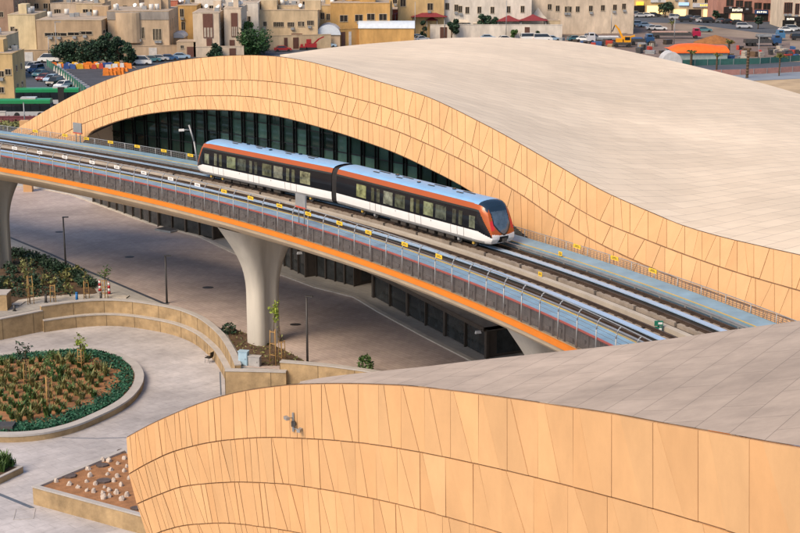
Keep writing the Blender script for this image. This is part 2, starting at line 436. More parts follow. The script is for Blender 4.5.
for c in (NT, FT):
    for sgn in (-1, 1):
        g = MB(); a = 0.0; s0 = c + sgn * 0.88
        while a < ALEN - 4:
            sweep(box_prof(s0 - 0.34, s0 + 0.34, 12.014, 12.26), a, a + 3.7, 1.3, True, g); a += 3.95
        g.build('plinth', plinth_m, via, recalc=True)
        r = MB()
        sweep(box_prof(s0 - 0.10, s0 + 0.10, 12.262, 12.33), closed=True, mb=r)
        sweep(box_prof(s0 - 0.025, s0 + 0.025, 12.332, 12.40), closed=True, mb=r)
        sweep(box_prof(s0 - 0.045, s0 + 0.045, 12.402, 12.455), closed=True, mb=r)
        k = 0.6
        while k < ALEN - 1:
            p = st(k, s0, 12.29); d = st_dir(k); r.box(p, (0.42, 0.2, 0.06), math.atan2(d[1], d[0]) + PI / 2); k += 0.9
        r.build('rail', rail_m, via, recalc=True)
    rr = MB(); sweep(box_prof(c - 0.22, c + 0.22, 12.37, 12.43), closed=True, mb=rr)
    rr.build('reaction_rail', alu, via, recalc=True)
    sweep(box_prof(c - 0.11, c + 0.11, 12.02, 12.365), closed=True).build('rail_support', dark_steel, via, recalc=True)
for s0 in (NT - 1.62, FT + 1.30):
    pr = MB(); sweep(box_prof(s0 - 0.06, s0 + 0.06, 12.42, 12.56), closed=True, mb=pr)
    sweep(box_prof(s0 - 0.09, s0 + 0.09, 12.563, 12.60), closed=True, mb=pr)
    k = 1.0
    while k < ALEN - 1:
        p = st(k, s0, 12.21); d = st_dir(k); pr.box(p, (0.14, 0.14, 0.40), math.atan2(d[1], d[0])); k += 2.4
    pr.build('power_rail', galv, via, recalc=True)
sweep(box_prof(6.72, 7.14, 12.016, 12.30), closed=True).build('cable_trough', concrete, via, recalc=True)
pp = MB()
for i in range(int(ALEN / 2)):
    pp.bar(st(i * 2, 0.30, 13.12), st(i * 2 + 2, 0.30, 13.12), 0.085, 6, caps=False)
pp.build('fire_pipe', red_pipe, via)
sweep([(0.455, 12.05), (0.455, 12.92)]).build('cable_tray', M('tray_grey', (.12, .11, .105), .7, var=.3, scale=2), via, recalc=True)
tr = MB(); k = 0.4
sweep([(0.42, 12.3), (0.42, 12.5)], mb=tr)
while k < ALEN - 1:
    p = st(k, 0.40, 12.55); d = st_dir(k); an = math.atan2(d[1], d[0])
    tr.box(p, (0.10, 0.16, 1.05), an); tr.box(st(k + 0.55, 0.40, 12.30 + 0.25 * rnd()), (0.5, 0.14, 0.22), an); k += 1.25
tr.build('pipe_bracket', mesh_grey, via, recalc=True)

def fence(name, label, s0, h, z0, post_gap, curved, a0, a1, top_mat, wires, post_r, wr):
    f = thing(name, label, 'fence', st(a0, s0, z0)); base = f.location.copy()
    w = MB()
    for hh in wires:
        a = a0
        while a < a1 - 0.1:
            b = min(a + 2, a1); w.bar(st(a, s0, z0 + hh) - base, st(b, s0, z0 + hh) - base, wr, 4, caps=False); a = b
    a = a0
    while a < a1 - 0.1:
        w.bar(st(a, s0, z0 + wires[0]) - base, st(a, s0, z0 + min(wires[-1], 1.1)) - base, wr, 4, caps=False); a += 0.33
    w.build('wire_mesh', mesh_grey, f)
    t = MB(); a = a0
    so = s0 + (0.35 if curved else 0)
    while a < a1 - 0.1:
        b = min(a + 2, a1); t.bar(st(a, so, z0 + h) - base, st(b, so, z0 + h) - base, post_r * 0.9, 6, caps=False); a = b
    t.build('top_rail', top_mat, f)
    pm = None; a = a0 + 0.3
    pb = MB()
    if curved: pb.path([(0, 0, 0), (0, 0, h * 0.72), (0.06, 0, h * 0.87), (0.18, 0, h * 0.96), (0.35, 0, h)], post_r, 6)
    else: pb.bar((0, 0, 0), (0, 0, h), post_r, 6)
    me = pb.mesh('post'); me.materials.append(top_mat)
    while a < a1:
        o = bpy.data.objects.new('post', me); n = cn(float(np.interp(a, _arc, _ys)))[0]
        o.location = st(a, s0, z0) - base; o.rotation_euler.z = math.atan2(n[1], n[0]); link(o, f); a += post_gap
    return f
fence('mesh_fence', 'tall grey mesh fence with curved posts along the near edge of the viaduct', 0.18, 2.25, 12.07, 2.0, True, 2, ALEN - 1, galv,
      [0.05 + 0.085 * i for i in range(14)] + [1.45, 1.7, 1.95], 0.04, 0.011)
fence('guard_fence', 'low grey guard fence with mesh along the far walkway beside the big canopy', 12.42, 1.15, 12.03, 2.2, False, 2, ALEN - 1, galv,
      [0.08 + 0.12 * i for i in range(9)], 0.035, 0.021)
# small plates
def plate_mesh(mat, w, h):
    mb = MB().box((0, 0, h / 2), (w, 0.03, h)); me = mb.mesh('plate'); me.materials.append(mat); return me
def plates(mat, px, s0, z, w, h, name, label, group):
    me = plate_mesh(mat, w, h)
    ink = MB().box((0, -0.018, h * 0.36), (w * 0.72, 0.006, h * 0.12)).box((0, -0.018, h * 0.66), (w * 0.5, 0.006, h * 0.14)).mesh('lettering'); ink.materials.append(black_ink)
    for (x, y) in px:
        p = ray_s(x, y, s0); a = s_of(p)[1]
        q = st(a, s0, z); d = st_dir(a)
        o = bpy.data.objects.new(name, me); o.location = q; o.rotation_euler.z = math.atan2(d[1], d[0]) + PI; link(o)
        tag(o, label, 'sign', group)
        k = bpy.data.objects.new('lettering', ink); link(k, o)
plates(white_plate, [(14.5, 153), (40, 157), (66, 161), (91.5, 165.5), (117, 170), (143, 175), (170, 180.5), (197.5, 186.5)], 0.12, 14.0, 0.75, 0.26, 'safety_sign', 'small white plate fixed to the near mesh fence left of the train', 'white plates on the near mesh fence')
plates(yellow_plate, [(224, 193), (251.5, 200), (279.5, 208), (308.5, 216), (340, 226), (369, 235.5), (404, 248), (440, 262)], 0.12, 14.0, 0.75, 0.26, 'safety_sign', 'small yellow plate fixed to the near mesh fence below the train', 'yellow plates on the near mesh fence')
plates(yellow_plate, [(35.5, 129.5), (65, 133), (86, 135.5), (111.5, 139), (137, 143), (163.5, 147), (189, 150.5), (509, 221), (577, 242), (614.5, 253.5), (652, 267.5)], 12.38, 12.95, 0.8, 0.26, 'safety_sign', 'small yellow plate on the far guard fence in front of the big canopy', 'yellow plates on the far guard fence')
plates(yellow_plate, [(541, 274)], 6.93, 12.32, 0.4, 0.28, 'track_marker', 'small yellow marker box between the two tracks ahead of the train', None)
plates(yellow_plate, [(560, 256.5)], 10.68, 12.68, 0.4, 0.3, 'track_marker', 'small yellow marker box on the far walkway edge right of the train', None)
# piers
def pier(px, py, label):
    p = W(px, py, 0); s, a = s_of(p); d = st_dir(a); an = math.atan2(d[1], d[0])
    c = st(a, DW / 2 - 0.6, 0)
    r = thing('viaduct_pier', label, 'pier', c, an, 'flared piers under the viaduct')
    hgt = 9.72; rows = []; N = 40
    for k in range(26):
        t = k / 25; z = t * hgt
        fl = max(0, (t - 0.42) / 0.58) ** 2.4
        hx = 1.05 + 0.6 * fl; hy = 1.22 + 2.6 * fl       # along track, across track
        row = []
        for i in range(N):
            an_ = 2 * PI * i / N; ca, sa = math.cos(an_), math.sin(an_)
            e = 0.48
            x = hx * math.copysign(abs(ca) ** e, ca); y = hy * math.copysign(abs(sa) ** e, sa)
            # shallow flutes on the broad faces
            g = 0.34 * math.exp(-((abs(y) / hy) / 0.13) ** 2) * (1 if abs(x) > hx * 0.6 else 0)
            row.append(Vector((x - math.copysign(g, x), y, z + 0.75 * t ** 3 * (abs(y) / 4.0) ** 2)))
        rows.append(row)
    mb = MB().grid(rows, closed=True); mb.face(rows[-1]); mb.face(rows[0][::-1])
    mb.build('shaft', concrete_pier, r, recalc=True)
    b = MB()
    for sx in (-0.7, 0.7):
        for sy in (-1.6, 1.6): b.box((sx, sy, 9.80), (0.6, 0.9, 0.16))
    b.build('bearing', dark_steel, r)
    MB().box((0, 0, -0.23), (3.4, 4.2, 0.5)).build('footing', concrete, r)
    return c
P1 = pier(258, 344, 'flared concrete pier under the viaduct in the middle, beside the staked sapling')
P0 = pier(0, 266, 'flared concrete pier at the left edge, standing in the planted bed')
a1_ = s_of(P1)[1]; q_ = st(a1_ - 36.5, DW / 2 - 0.6, 0)
f_ = q_.y * CP - (q_.z - H) * SP; pier(400 + F * q_.x / f_, 266.5 - F * (q_.y * SP + (q_.z - H) * CP) / f_, 'flared concrete pier hidden low behind the front canopy roof, beyond the long pavilion')

# ------------------------------------------------------------------ canopies
def clad(rowf, to3d, xs_by_band, slant, parent, gap_row, gap_seam, xmap, tintvar=0.034, out=0.0, name='cladding'):
    """panels between consecutive rows; xs_by_band lists seam positions"""
    mb = MB(); bk = MB()
    nb = len(rowf) - 1
    for k in range(nb):
        xs = xs_by_band[k]; cells = []
        for i in range(len(xs) - 1):
            x0, x1 = xs[i], xs[i + 1]; w = x1 - x0
            sl = slant((x0 + x1) / 2)
            j1, j2 = uni(-.10, .10), uni(-.16, .16)
            if w < 17 and rnd() < .45: m0, m1 = x0 + w * (0.42 + j1), x0 + w * (0.52 + j2)
            elif sl > 0: m0, m1 = x0 + w * (0.16 + j1), x0 + w * (0.68 + j2)
            else: m0, m1 = x0 + w * (0.84 + j1), x0 + w * (0.30 + j2)
            cells.append((x0, m0, x0, m1)); cells.append((m0, x1, m1, x1))
        for (ta, tb, ba, bb) in cells:
            q = [to3d(k, xmap(k, ta)), to3d(k, xmap(k, tb)), to3d(k + 1, xmap(k + 1, bb)), to3d(k + 1, xmap(k + 1, ba))]
            hl = (q[0] - q[3]).length; hr = (q[1] - q[2]).length
            if hl < 0.12 and hr < 0.12: continue
            wt = (q[1] - q[0]).length; wb = (q[2] - q[3]).length
            n = (q[2] - q[0]).cross(q[3] - q[1]); n.normalize()
            if n.dot(Vector((0, 0, H)) - q[0]) < 0: n = -n
            gs_t = min(gap_seam / max(wt, 1e-3), 0.3); gs_b = min(gap_seam / max(wb, 1e-3), 0.3)
            A = q[0].lerp(q[1], gs_t); B = q[1].lerp(q[0], gs_t); C = q[2].lerp(q[3], gs_b); D = q[3].lerp(q[2], gs_b)
            gl = min(gap_row / max(hl, 1e-3), 0.3); gr = min(gap_row / max(hr, 1e-3), 0.3)
            A, D = A.lerp(D, gl), D.lerp(A, gl); B, C = B.lerp(C, gr), C.lerp(B, gr)
            t = 1 + random.gauss(0, tintvar); hue = random.gauss(0, 0.016)
            tint = (t * (1 - hue * 0.3), t * (1 + hue * 0.6), t * (1 + hue * 1.5))
            of_ = uni(-0.015, 0.015); o = [p + n * (0.07 + of_ + uni(-0.01, 0.01)) for p in (A, B, C, D)]
            i_ = [p - n * 0.02 for p in (A, B, C, D)]
            mb.face(o[::-1], tint)
            for e in range(4):
                f = (e + 1) % 4; mb.face([o[e], o[f], i_[f], i_[e]], tint)
        allx = sorted(set(xs)); r0 = [to3d(k, xmap(k, x)) for x in allx]; r1 = [to3d(k + 1, xmap(k + 1, x)) for x in allx]
        bk.grid([r0, r1], smooth=False)
    mb.build(name, stone, parent, recalc=False)
    bk.build('joint_backing', groove, parent)

# ---- big canopy beyond the tracks
big = thing('station_canopy', 'large curved sandstone station canopy behind the train with an arched opening', 'station building', (0, 0, 0))
T_ = pchip(*zip((6, 136), (12, 132), (34, 118), (56, 105), (80.6, 92), (105, 81), (125, 74), (150, 67), (175, 61.5), (200, 58), (225, 56), (250, 55.3), (270, 56), (300, 60), (340, 70), (370, 79), (400, 88), (425, 96), (450, 107), (475, 119.5), (500, 132.5), (550, 161), (600, 189.5), (628, 202.5), (655, 214), (680, 224.5), (720, 236.5), (760, 246), (800, 255), (900, 277), (1000, 299)))
G1_ = pchip(*zip((6, 146), (20, 140), (45, 126.5), (80.6, 109.7), (120, 95.5), (150, 87), (175, 83), (200, 81), (225, 80.2), (250, 80.5), (275, 82.5), (300, 86), (325, 91), (350, 97.5), (375, 104), (400, 112.5), (430, 124), (461, 140), (500, 162), (520, 173), (560, 198), (600, 221), (640, 237.5), (680, 253), (735, 272), (800, 291), (900, 319), (1000, 346)))
G2_ = pchip(*zip((6, 152), (40, 145), (86, 123), (120, 111.5), (140, 106), (170, 99.5), (200, 96.2), (225, 96), (250, 97), (275, 100), (300, 104), (325, 110), (350, 116.5), (375, 124), (400, 132.5), (420, 141), (450, 154.5), (475, 167), (520, 194), (560, 221), (600, 244), (640, 263), (700, 288), (800, 323), (900, 355), (1000, 386)))
B_ = pchip(*zip((6, 142), (50, 145.5), (80, 146), (88.5, 136), (92, 132), (105, 126), (125, 119.5), (142, 115.5), (160, 112.6), (180, 110.8), (200, 110), (225, 110.5), (250, 112.5), (275, 116), (300, 122), (325, 129), (345, 135), (361, 140.5), (396, 153.5), (430, 169.5), (470, 191), (500, 213), (531, 240), (560, 256), (600, 275), (640, 294), (700, 321), (800, 357), (900, 390), (1000, 422)))
rowsB = [T_, G1_, G2_, B_]
def rowy(k, x):
    y = rowsB[k](x)
    if k in (1, 2): y = min(y, rowsB[3](x) - 0.15 * (3 - k))
    if k > 0: y = max(y, rowsB[0](x) + 0.15 * k)
    return y
SOFF = [15.6, 14.7, 13.95, 13.35]
_cache = {}
def b3(k, x):
    key = (k, round(x, 3))
    if key not in _cache: _cache[key] = ray_s(x, rowy(k, x), SOFF[k])
    return _cache[key]
spB = lin([(0, 5), (100, 6), (200, 7.5), (300, 10), (400, 11.5), (500, 14), (640, 17.5), (800, 18.5), (1000, 24)])
bands = []
for k in range(3):
    x = 7 + [0, 1.7, 3.1][k]; L_ = [7.0] if k else []
    while x < 880: L_.append(x); x += spB(x) * uni(.93, 1.07)
    L_.append(880); bands.append(L_)
clad(rowsB, b3, bands, lambda x: 1 if x < 330 + uni(-40, 40) else -1, big, 0.045, 0.022, lambda k, x: x)
# roof of the big canopy
farB = pchip(*zip((270, 55.8), (285, 54.2), (300, 52.0), (325, 48.4), (360, 44.6), (400, 41.3), (450, 38), (487, 37.2), (537, 39.2), (570, 41.6), (600, 45.8), (650, 56), (700, 67.5), (750, 80), (800, 94), (900, 124)))
zB = pchip(*zip((270, 20.4), (330, 18.5), (400, 16.8), (480, 15.5), (600, 13), (700, 11.5), (800, 10), (900, 8.5)))
cols = list(np.arange(7, 270, 8)) + list(np.arange(270, 881, 10))
rrow = []; zoff = []
for x in cols:
    a = b3(0, x).copy(); a.z += 0.03
    if x <= 270:
        t = (270 - x) / 263.0
        e = WY(270, 55.9, 1).copy(); e = W(270, 55.9, 20.4)
        d = Vector((0.75, 0.66, 0)) * (10 + 14 * (1 - t))
        d = d * (0.15 + 0.85 * min(1, max(0, (x - 60) / 120.0))); b = a + d
        b.z = max(min(a.z - 0.3, 10.9), a.z - 7 - 8 * t)
        if x > 250: b = b.lerp(W(270, 55.9, 20.4), (x - 250) / 20.0 * 0.6)
    else:
        b = W(x, farB(x), zB(x))
    rrow.append([a.lerp(b, i / 14.0) for i in range(15)])
mb = MB().grid(rrow, smooth=True); rf = mb.build('roof', roof_back, big, recalc=True)
sk = MB().grid([[r[-1] - Vector((0, 0, 0.02)), Vector((r[-1].x + 0.5, r[-1].y + 0.8, 0.0))] for x, r in zip(cols, rrow) if x > 165], smooth=True); sk.build('rear_wall', stone, big, recalc=True)
fq = W(28.5, 191.5, 0)
MB().prism([(fq.x - .55, fq.y - .4), (fq.x + .55, fq.y - .4), (fq.x + .55, fq.y + .5), (fq.x - .55, fq.y + .5)], 0.02, 9.2).build('foot', stone, big)
# soffit and lower edge
gx = [89 + i * 6 for i in range(75)]
gx = [x for x in gx if x < 536]
lo = [b3(3, x) for x in gx]; GS = 17.4
gl_top = []; gl_arc = []
for x, p in zip(gx, lo):
    a = s_of(p)[1]; gl_top.append(st(a, GS, p.z + 0.9)); gl_arc.append((a, p.z + 0.9))
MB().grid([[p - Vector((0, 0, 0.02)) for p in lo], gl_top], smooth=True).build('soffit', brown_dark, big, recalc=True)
# glazed wall under the arch
gw = thing('glass_wall', 'dark green glazed wall recessed under the arch of the big canopy', 'glass wall', (0, 0, 0))
arcs = [g[0] for g in gl_arc]; tops = [g[1] for g in gl_arc]
order = np.argsort(arcs); arcs = np.array(arcs)[order]; tops = np.array(tops)[order]
a = float(arcs[0]); pane = MB(); mul = MB(); zlev = [11.0, 13.1, 14.6, 16.1, 17.6, 19.1, 20.6, 22]
while a < arcs[-1] - 0.5:
    w = 1.7; top0 = float(np.interp(a, arcs, tops)) - 0.05; top1 = float(np.interp(a + w, arcs, tops)) - 0.05
    for z0, z1 in zip(zlev, zlev[1:]):
        if z0 > max(top0, top1): break
        y0, y1 = min(z1, top0), min(z1, top1)
        if min(y0, y1) <= z0: continue
        for (u0, u1, gl) in ((0.0, 0.34, False), (0.34, 1.7, True)):
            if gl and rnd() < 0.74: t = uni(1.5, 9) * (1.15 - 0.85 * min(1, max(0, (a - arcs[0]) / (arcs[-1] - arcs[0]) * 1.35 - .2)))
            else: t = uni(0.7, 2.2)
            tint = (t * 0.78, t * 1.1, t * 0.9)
            f0, f1 = u0 / w, u1 / w
            pane.face([st(a + u0, GS, z0), st(a + u1, GS, z0), st(a + u1, GS, y0 + (y1 - y0) * f1), st(a + u0, GS, y0 + (y1 - y0) * f0)], tint)
        if min(y0, y1) > z1 - 0.1: mul.bar(st(a, GS - 0.05, z1), st(a + w, GS - 0.05, z1), 0.07, 4, caps=False)
    d = st_dir(a); an = math.atan2(d[1], d[0])
    for u0, wd in ((0.0, 0.08), (0.34, 0.06)):
        p = st(a + u0, GS - 0.12, 0); mul.box((p.x, p.y, (11 + top0) / 2), (wd, 0.16, top0 - 11.02), an)
    a += w
pane.build('glazing', glass_dark, gw, recalc=True); mul.build('mullions', black_frame, gw)
# base of the station under the canopy, behind the pavilions
bs = [Vector((-27, 179, 0)), Vector((-20, 170, 0)), Vector((-8, 153, 0)), Vector((2, 141, 0)), Vector((13, 122, 0)), Vector((24, 96, 0)), Vector((31, 74, 0))]
pw = MB().grid([[p + Vector((0, 0, 0.02)), p + Vector((0, 0, 11))] for p in bs], smooth=False)
pw.build('podium_wall', kiosk_m, big, recalc=True)

# ---- front canopy
fr = thing('station_canopy', 'sandstone clad station canopy in the foreground with a grey paved roof', 'station building', (0, 0, 0))
fT = pchip(*zip((127, 437), (150, 424.5), (180, 411), (200, 403), (240, 391.5), (270, 386.8), (300, 384), (340, 383.3), (400, 385), (450, 390), (500, 396.5), (575, 407.5), (620, 414.5), (665, 423), (720, 432.5), (775, 442.5), (800, 446.5), (900, 464), (960, 474)))
f1 = pchip(*zip((129.5, 473.5), (150, 462), (176, 450.5), (225, 440), (270, 437), (316, 438.6), (365, 443), (417, 451), (500, 468.5), (572, 486), (652, 507.5), (700, 521.5), (800, 553), (900, 586), (960, 606)))
f2 = pchip(*zip((137.5, 503.5), (160, 494), (186.5, 485.5), (239, 481.6), (277, 483), (330, 490), (400, 504), (442, 515), (497, 531), (600, 565), (700, 601), (800, 640), (900, 682), (960, 708)))
f3 = pchip(*zip((148, 537), (165, 530), (190, 524.3), (225, 522.6), (260, 526), (298, 532), (400, 558), (500, 592), (600, 633), (700, 678), (800, 726), (900, 777), (960, 808)))
f4 = lambda x: f3(x) + (f3(x) - f2(x)) * 0.98
f5 = lambda x: f4(x) + (f4(x) - f3(x)) * 0.98
f6 = lambda x: f5(x) + (f5(x) - f4(x)) * 0.98
f7 = lambda x: f6(x) + (f6(x) - f5(x)) * 0.98
rowsF = [fT, f1, f2, f3, f4, f5, f6, f7]
xst = [127, 129.5, 137.5, 148, 163, 182, 204, 228]
YF = pchip(*zip((127, 70), (180, 68.4), (250, 66), (330, 63), (400, 60), (480, 56.2), (560, 52), (700, 45), (800, 40.5), (960, 34)))
def xmapF(k, x):
    t = max(0, 1 - (x - 127) / 420.0)
    return x + (xst[k] - 127) * t * t
def f3d(k, x): return WY(x, rowsF[k](x), YF(x) + 0.10 * k)
spF = lin([(120, 8.5), (180, 11), (230, 13), (290, 16), (350, 20), (430, 26), (500, 31), (600, 41), (700, 50), (760, 58), (960, 80)])
bandsF = []
for k in range(7):
    x = 127.0; L_ = [x]; x += spF(x) * uni(.5, 1.1)
    while x < 940: L_.append(x); x += spF(x) * uni(.96, 1.04)
    L_.append(945); bandsF.append(L_)
clad(rowsF, f3d, bandsF, lambda x: 1, fr, 0.032, 0.012, xmapF)
rFf = pchip(*zip((290, 383), (330, 376.5), (380, 371), (420, 367), (470, 361), (530, 354.5), (600, 347), (660, 340), (720, 331.5), (800, 320.5), (960, 298)))
rFz = pchip(*zip((290, 15.2), (330, 15.5), (400, 16), (470, 16.5), (600, 17.5), (700, 18.4), (800, 19.3), (960, 20.6)))
rrow = []; colsF = list(np.arange(127, 300, 6)) + list(np.arange(300, 946, 10))
for x in colsF:
    a_ = f3d(0, x) + Vector((0, 0, 0.02))
    if x < 300:
        t = (300 - x) / 173.0
        e = a_ + Vector((1.8 + 3 * t, 3.0 + 3 * t, 0)); e.z = a_.z - 0.36 * (e.y - a_.y) - 0.25 - 1.6 * t
        if x > 255:
            g_ = W(300, rFf(300), rFz(300)); k_ = (x - 255) / 45.0; k_ = k_ * k_; e = e.lerp(g_ - Vector((0, 0, 0.05)), k_)
    else:
        e = W(x, rFf(x), rFz(x))
    rrow.append([a_.lerp(e, i / 10.0) + Vector((0, 0, 0.0)) for i in range(11)])
MB().grid(rrow, smooth=True).build('roof', roof_front, fr, recalc=True)
edge = MB()
MB().grid([[r[-1] - Vector((0, 0, 0.02)), r[-1] - Vector((0, 0, 0.9))] for r in rrow], smooth=False).build('roof_edge', roof_front, fr, recalc=True)
endw = [f3d(k, xst[k]) for k in range(8)]
MB().grid([[p, p + Vector((4.0, 6.5, 0))] for p in endw], smooth=False).build('end_wall', stone, fr, recalc=True)
# camera bracket on the front canopy
c0 = f3d(0, 295); pb = WY(293, 422, c0.z and YF(293) - 0.12)
cam = thing('security_camera', 'small grey security camera bracket fixed to the front canopy cladding', 'security camera', pb)
MB().box((0, 0, 0), (0.08, 0.06, 0.9)).bar((0, 0, 0.2), (-0.25, -0.2, 0.26), 0.025).bar((0, 0, -0.28), (0.3, -0.3, -0.28), 0.025).build('bracket', galv, cam)
MB().box((-0.27, -0.25, 0.28), (0.16, 0.3, 0.14), 0.5).build('camera_housing', galv, cam)
MB().box((0.32, -0.35, -0.26), (0.16, 0.3, 0.14), -0.4).build('camera_housing', galv, cam)
MB().box((0.02, -0.1, -0.05), (0.18, 0.16, 0.22)).build('junction_box', dark_steel, cam)

# ------------------------------------------------------------------ pavilions under the viaduct
def pavilion(A, B, depth, h, label, bays, chamfer=0.0):
    A = Vector(A); B = Vector(B); d = (B - A); L_ = d.length; an = math.atan2(d.y, d.x)
    r = thing('pavilion', label, 'pavilion', (A.x, A.y, 0.0), an)
    # local: x along front, front face towards -y
    MB().prism([(0, 0.35), (L_, 0.35), (L_, depth), (0, depth)], 0.03, h - 0.35).build('wall', kiosk_m, r)
    rf = MB().grid([[Vector((-0.3, -0.25, h - 0.35)), Vector((L_ + 0.3, -0.25, h - 0.35))], [Vector((-0.3, -0.25, h)), Vector((L_ + 0.3, -0.25, h))],
                    [Vector((-0.3, depth - chamfer, h + 0.02)), Vector((L_ + 0.3, depth - chamfer, h + 0.02))], [Vector((-0.3, depth, h - 0.35 - chamfer)), Vector((L_ + 0.3, depth, h - 0.35 - chamfer))]], smooth=False)
    rf.face([(-0.3, -0.25, h - 0.35), (L_ + 0.3, -0.25, h - 0.35), (L_ + 0.3, depth, h - 0.35), (-0.3, depth, h - 0.35)])
    rf.build('roof', kiosk_roof, r, recalc=True)
    tr_ = MB().box((L_ / 2, -0.27, h - 0.16), (L_ + 0.64, 0.04, 0.36)); tr_.build('fascia', kiosk_m, r)
    n = bays; w = L_ / n
    for i in range(n):
        MB().box(((i + 0.5) * w, 0.30, (h - 0.35) / 2 + 0.02), (w * 0.86, 0.08, h - 0.55)).build('glass_panel', glass_kiosk, r)
    for i in range(n + 1):
        MB().box((i * w, 0.2, (h - 0.35) / 2), (w * (0.10 if i % 2 == 0 else 0.035), 0.22, h - 0.38)).build('column', kiosk_m, r)
    MB().box((L_ + 0.004, depth * 0.5, h * 0.45), (0.05, depth * 0.55, h * 0.7)).build('side_glass', glass_kiosk, r)
    return r
pavilion((-2.7, 137.0), (6.9, 117.6), 5.2, 2.75, 'long dark glazed pavilion under the viaduct, nearest to the front canopy', 6, 0.9)
def pav_px(p0, p1, **k): pass
a0 = W(276, 263, 0); a1 = W(304, 277.5, 0); pavilion(a0, a1, 6, 3.3, 'dark glazed pavilion with a projecting box under the viaduct, right of the middle pier', 4)
a0 = W(304, 277.5, 0); a2 = W(352, 283, 0)
pavilion(W(306, 274.5, 0), W(353, 287, 0), 5, 3.0, 'dark glazed shopfront under the viaduct between two pavilions', 5)
pavilion(W(92, 203, 0), W(157, 227, 0), 5, 3.3, 'long dark pavilion under the viaduct left of the middle pier', 8)
pavilion(W(158, 227, 0), W(212, 240, 0), 5, 3.1, 'low black pavilion box half hidden by the middle of the viaduct', 4)
# light fittings on pavilions
for (x, y, lab) in ((303.5, 251.5, 'small white floodlight on the corner of the shopfront pavilion'), (482, 330, 'small white floodlight on the corner of the long nearest pavilion')):
    p = W(x, y, 3.2 if x < 400 else 2.55); p += Vector((-0.35, -0.6, 0))
    t = thing('floodlight', lab, 'floodlight', p)
    MB().box((0, 0, 0), (0.5, 0.22, 0.22), 0.4, taper=0.8).build('lamp_head', white_plate, t)
    MB().bar((0, 0, 0), (0.35, 0.6, 0.05), 0.04).build('arm', galv, t)

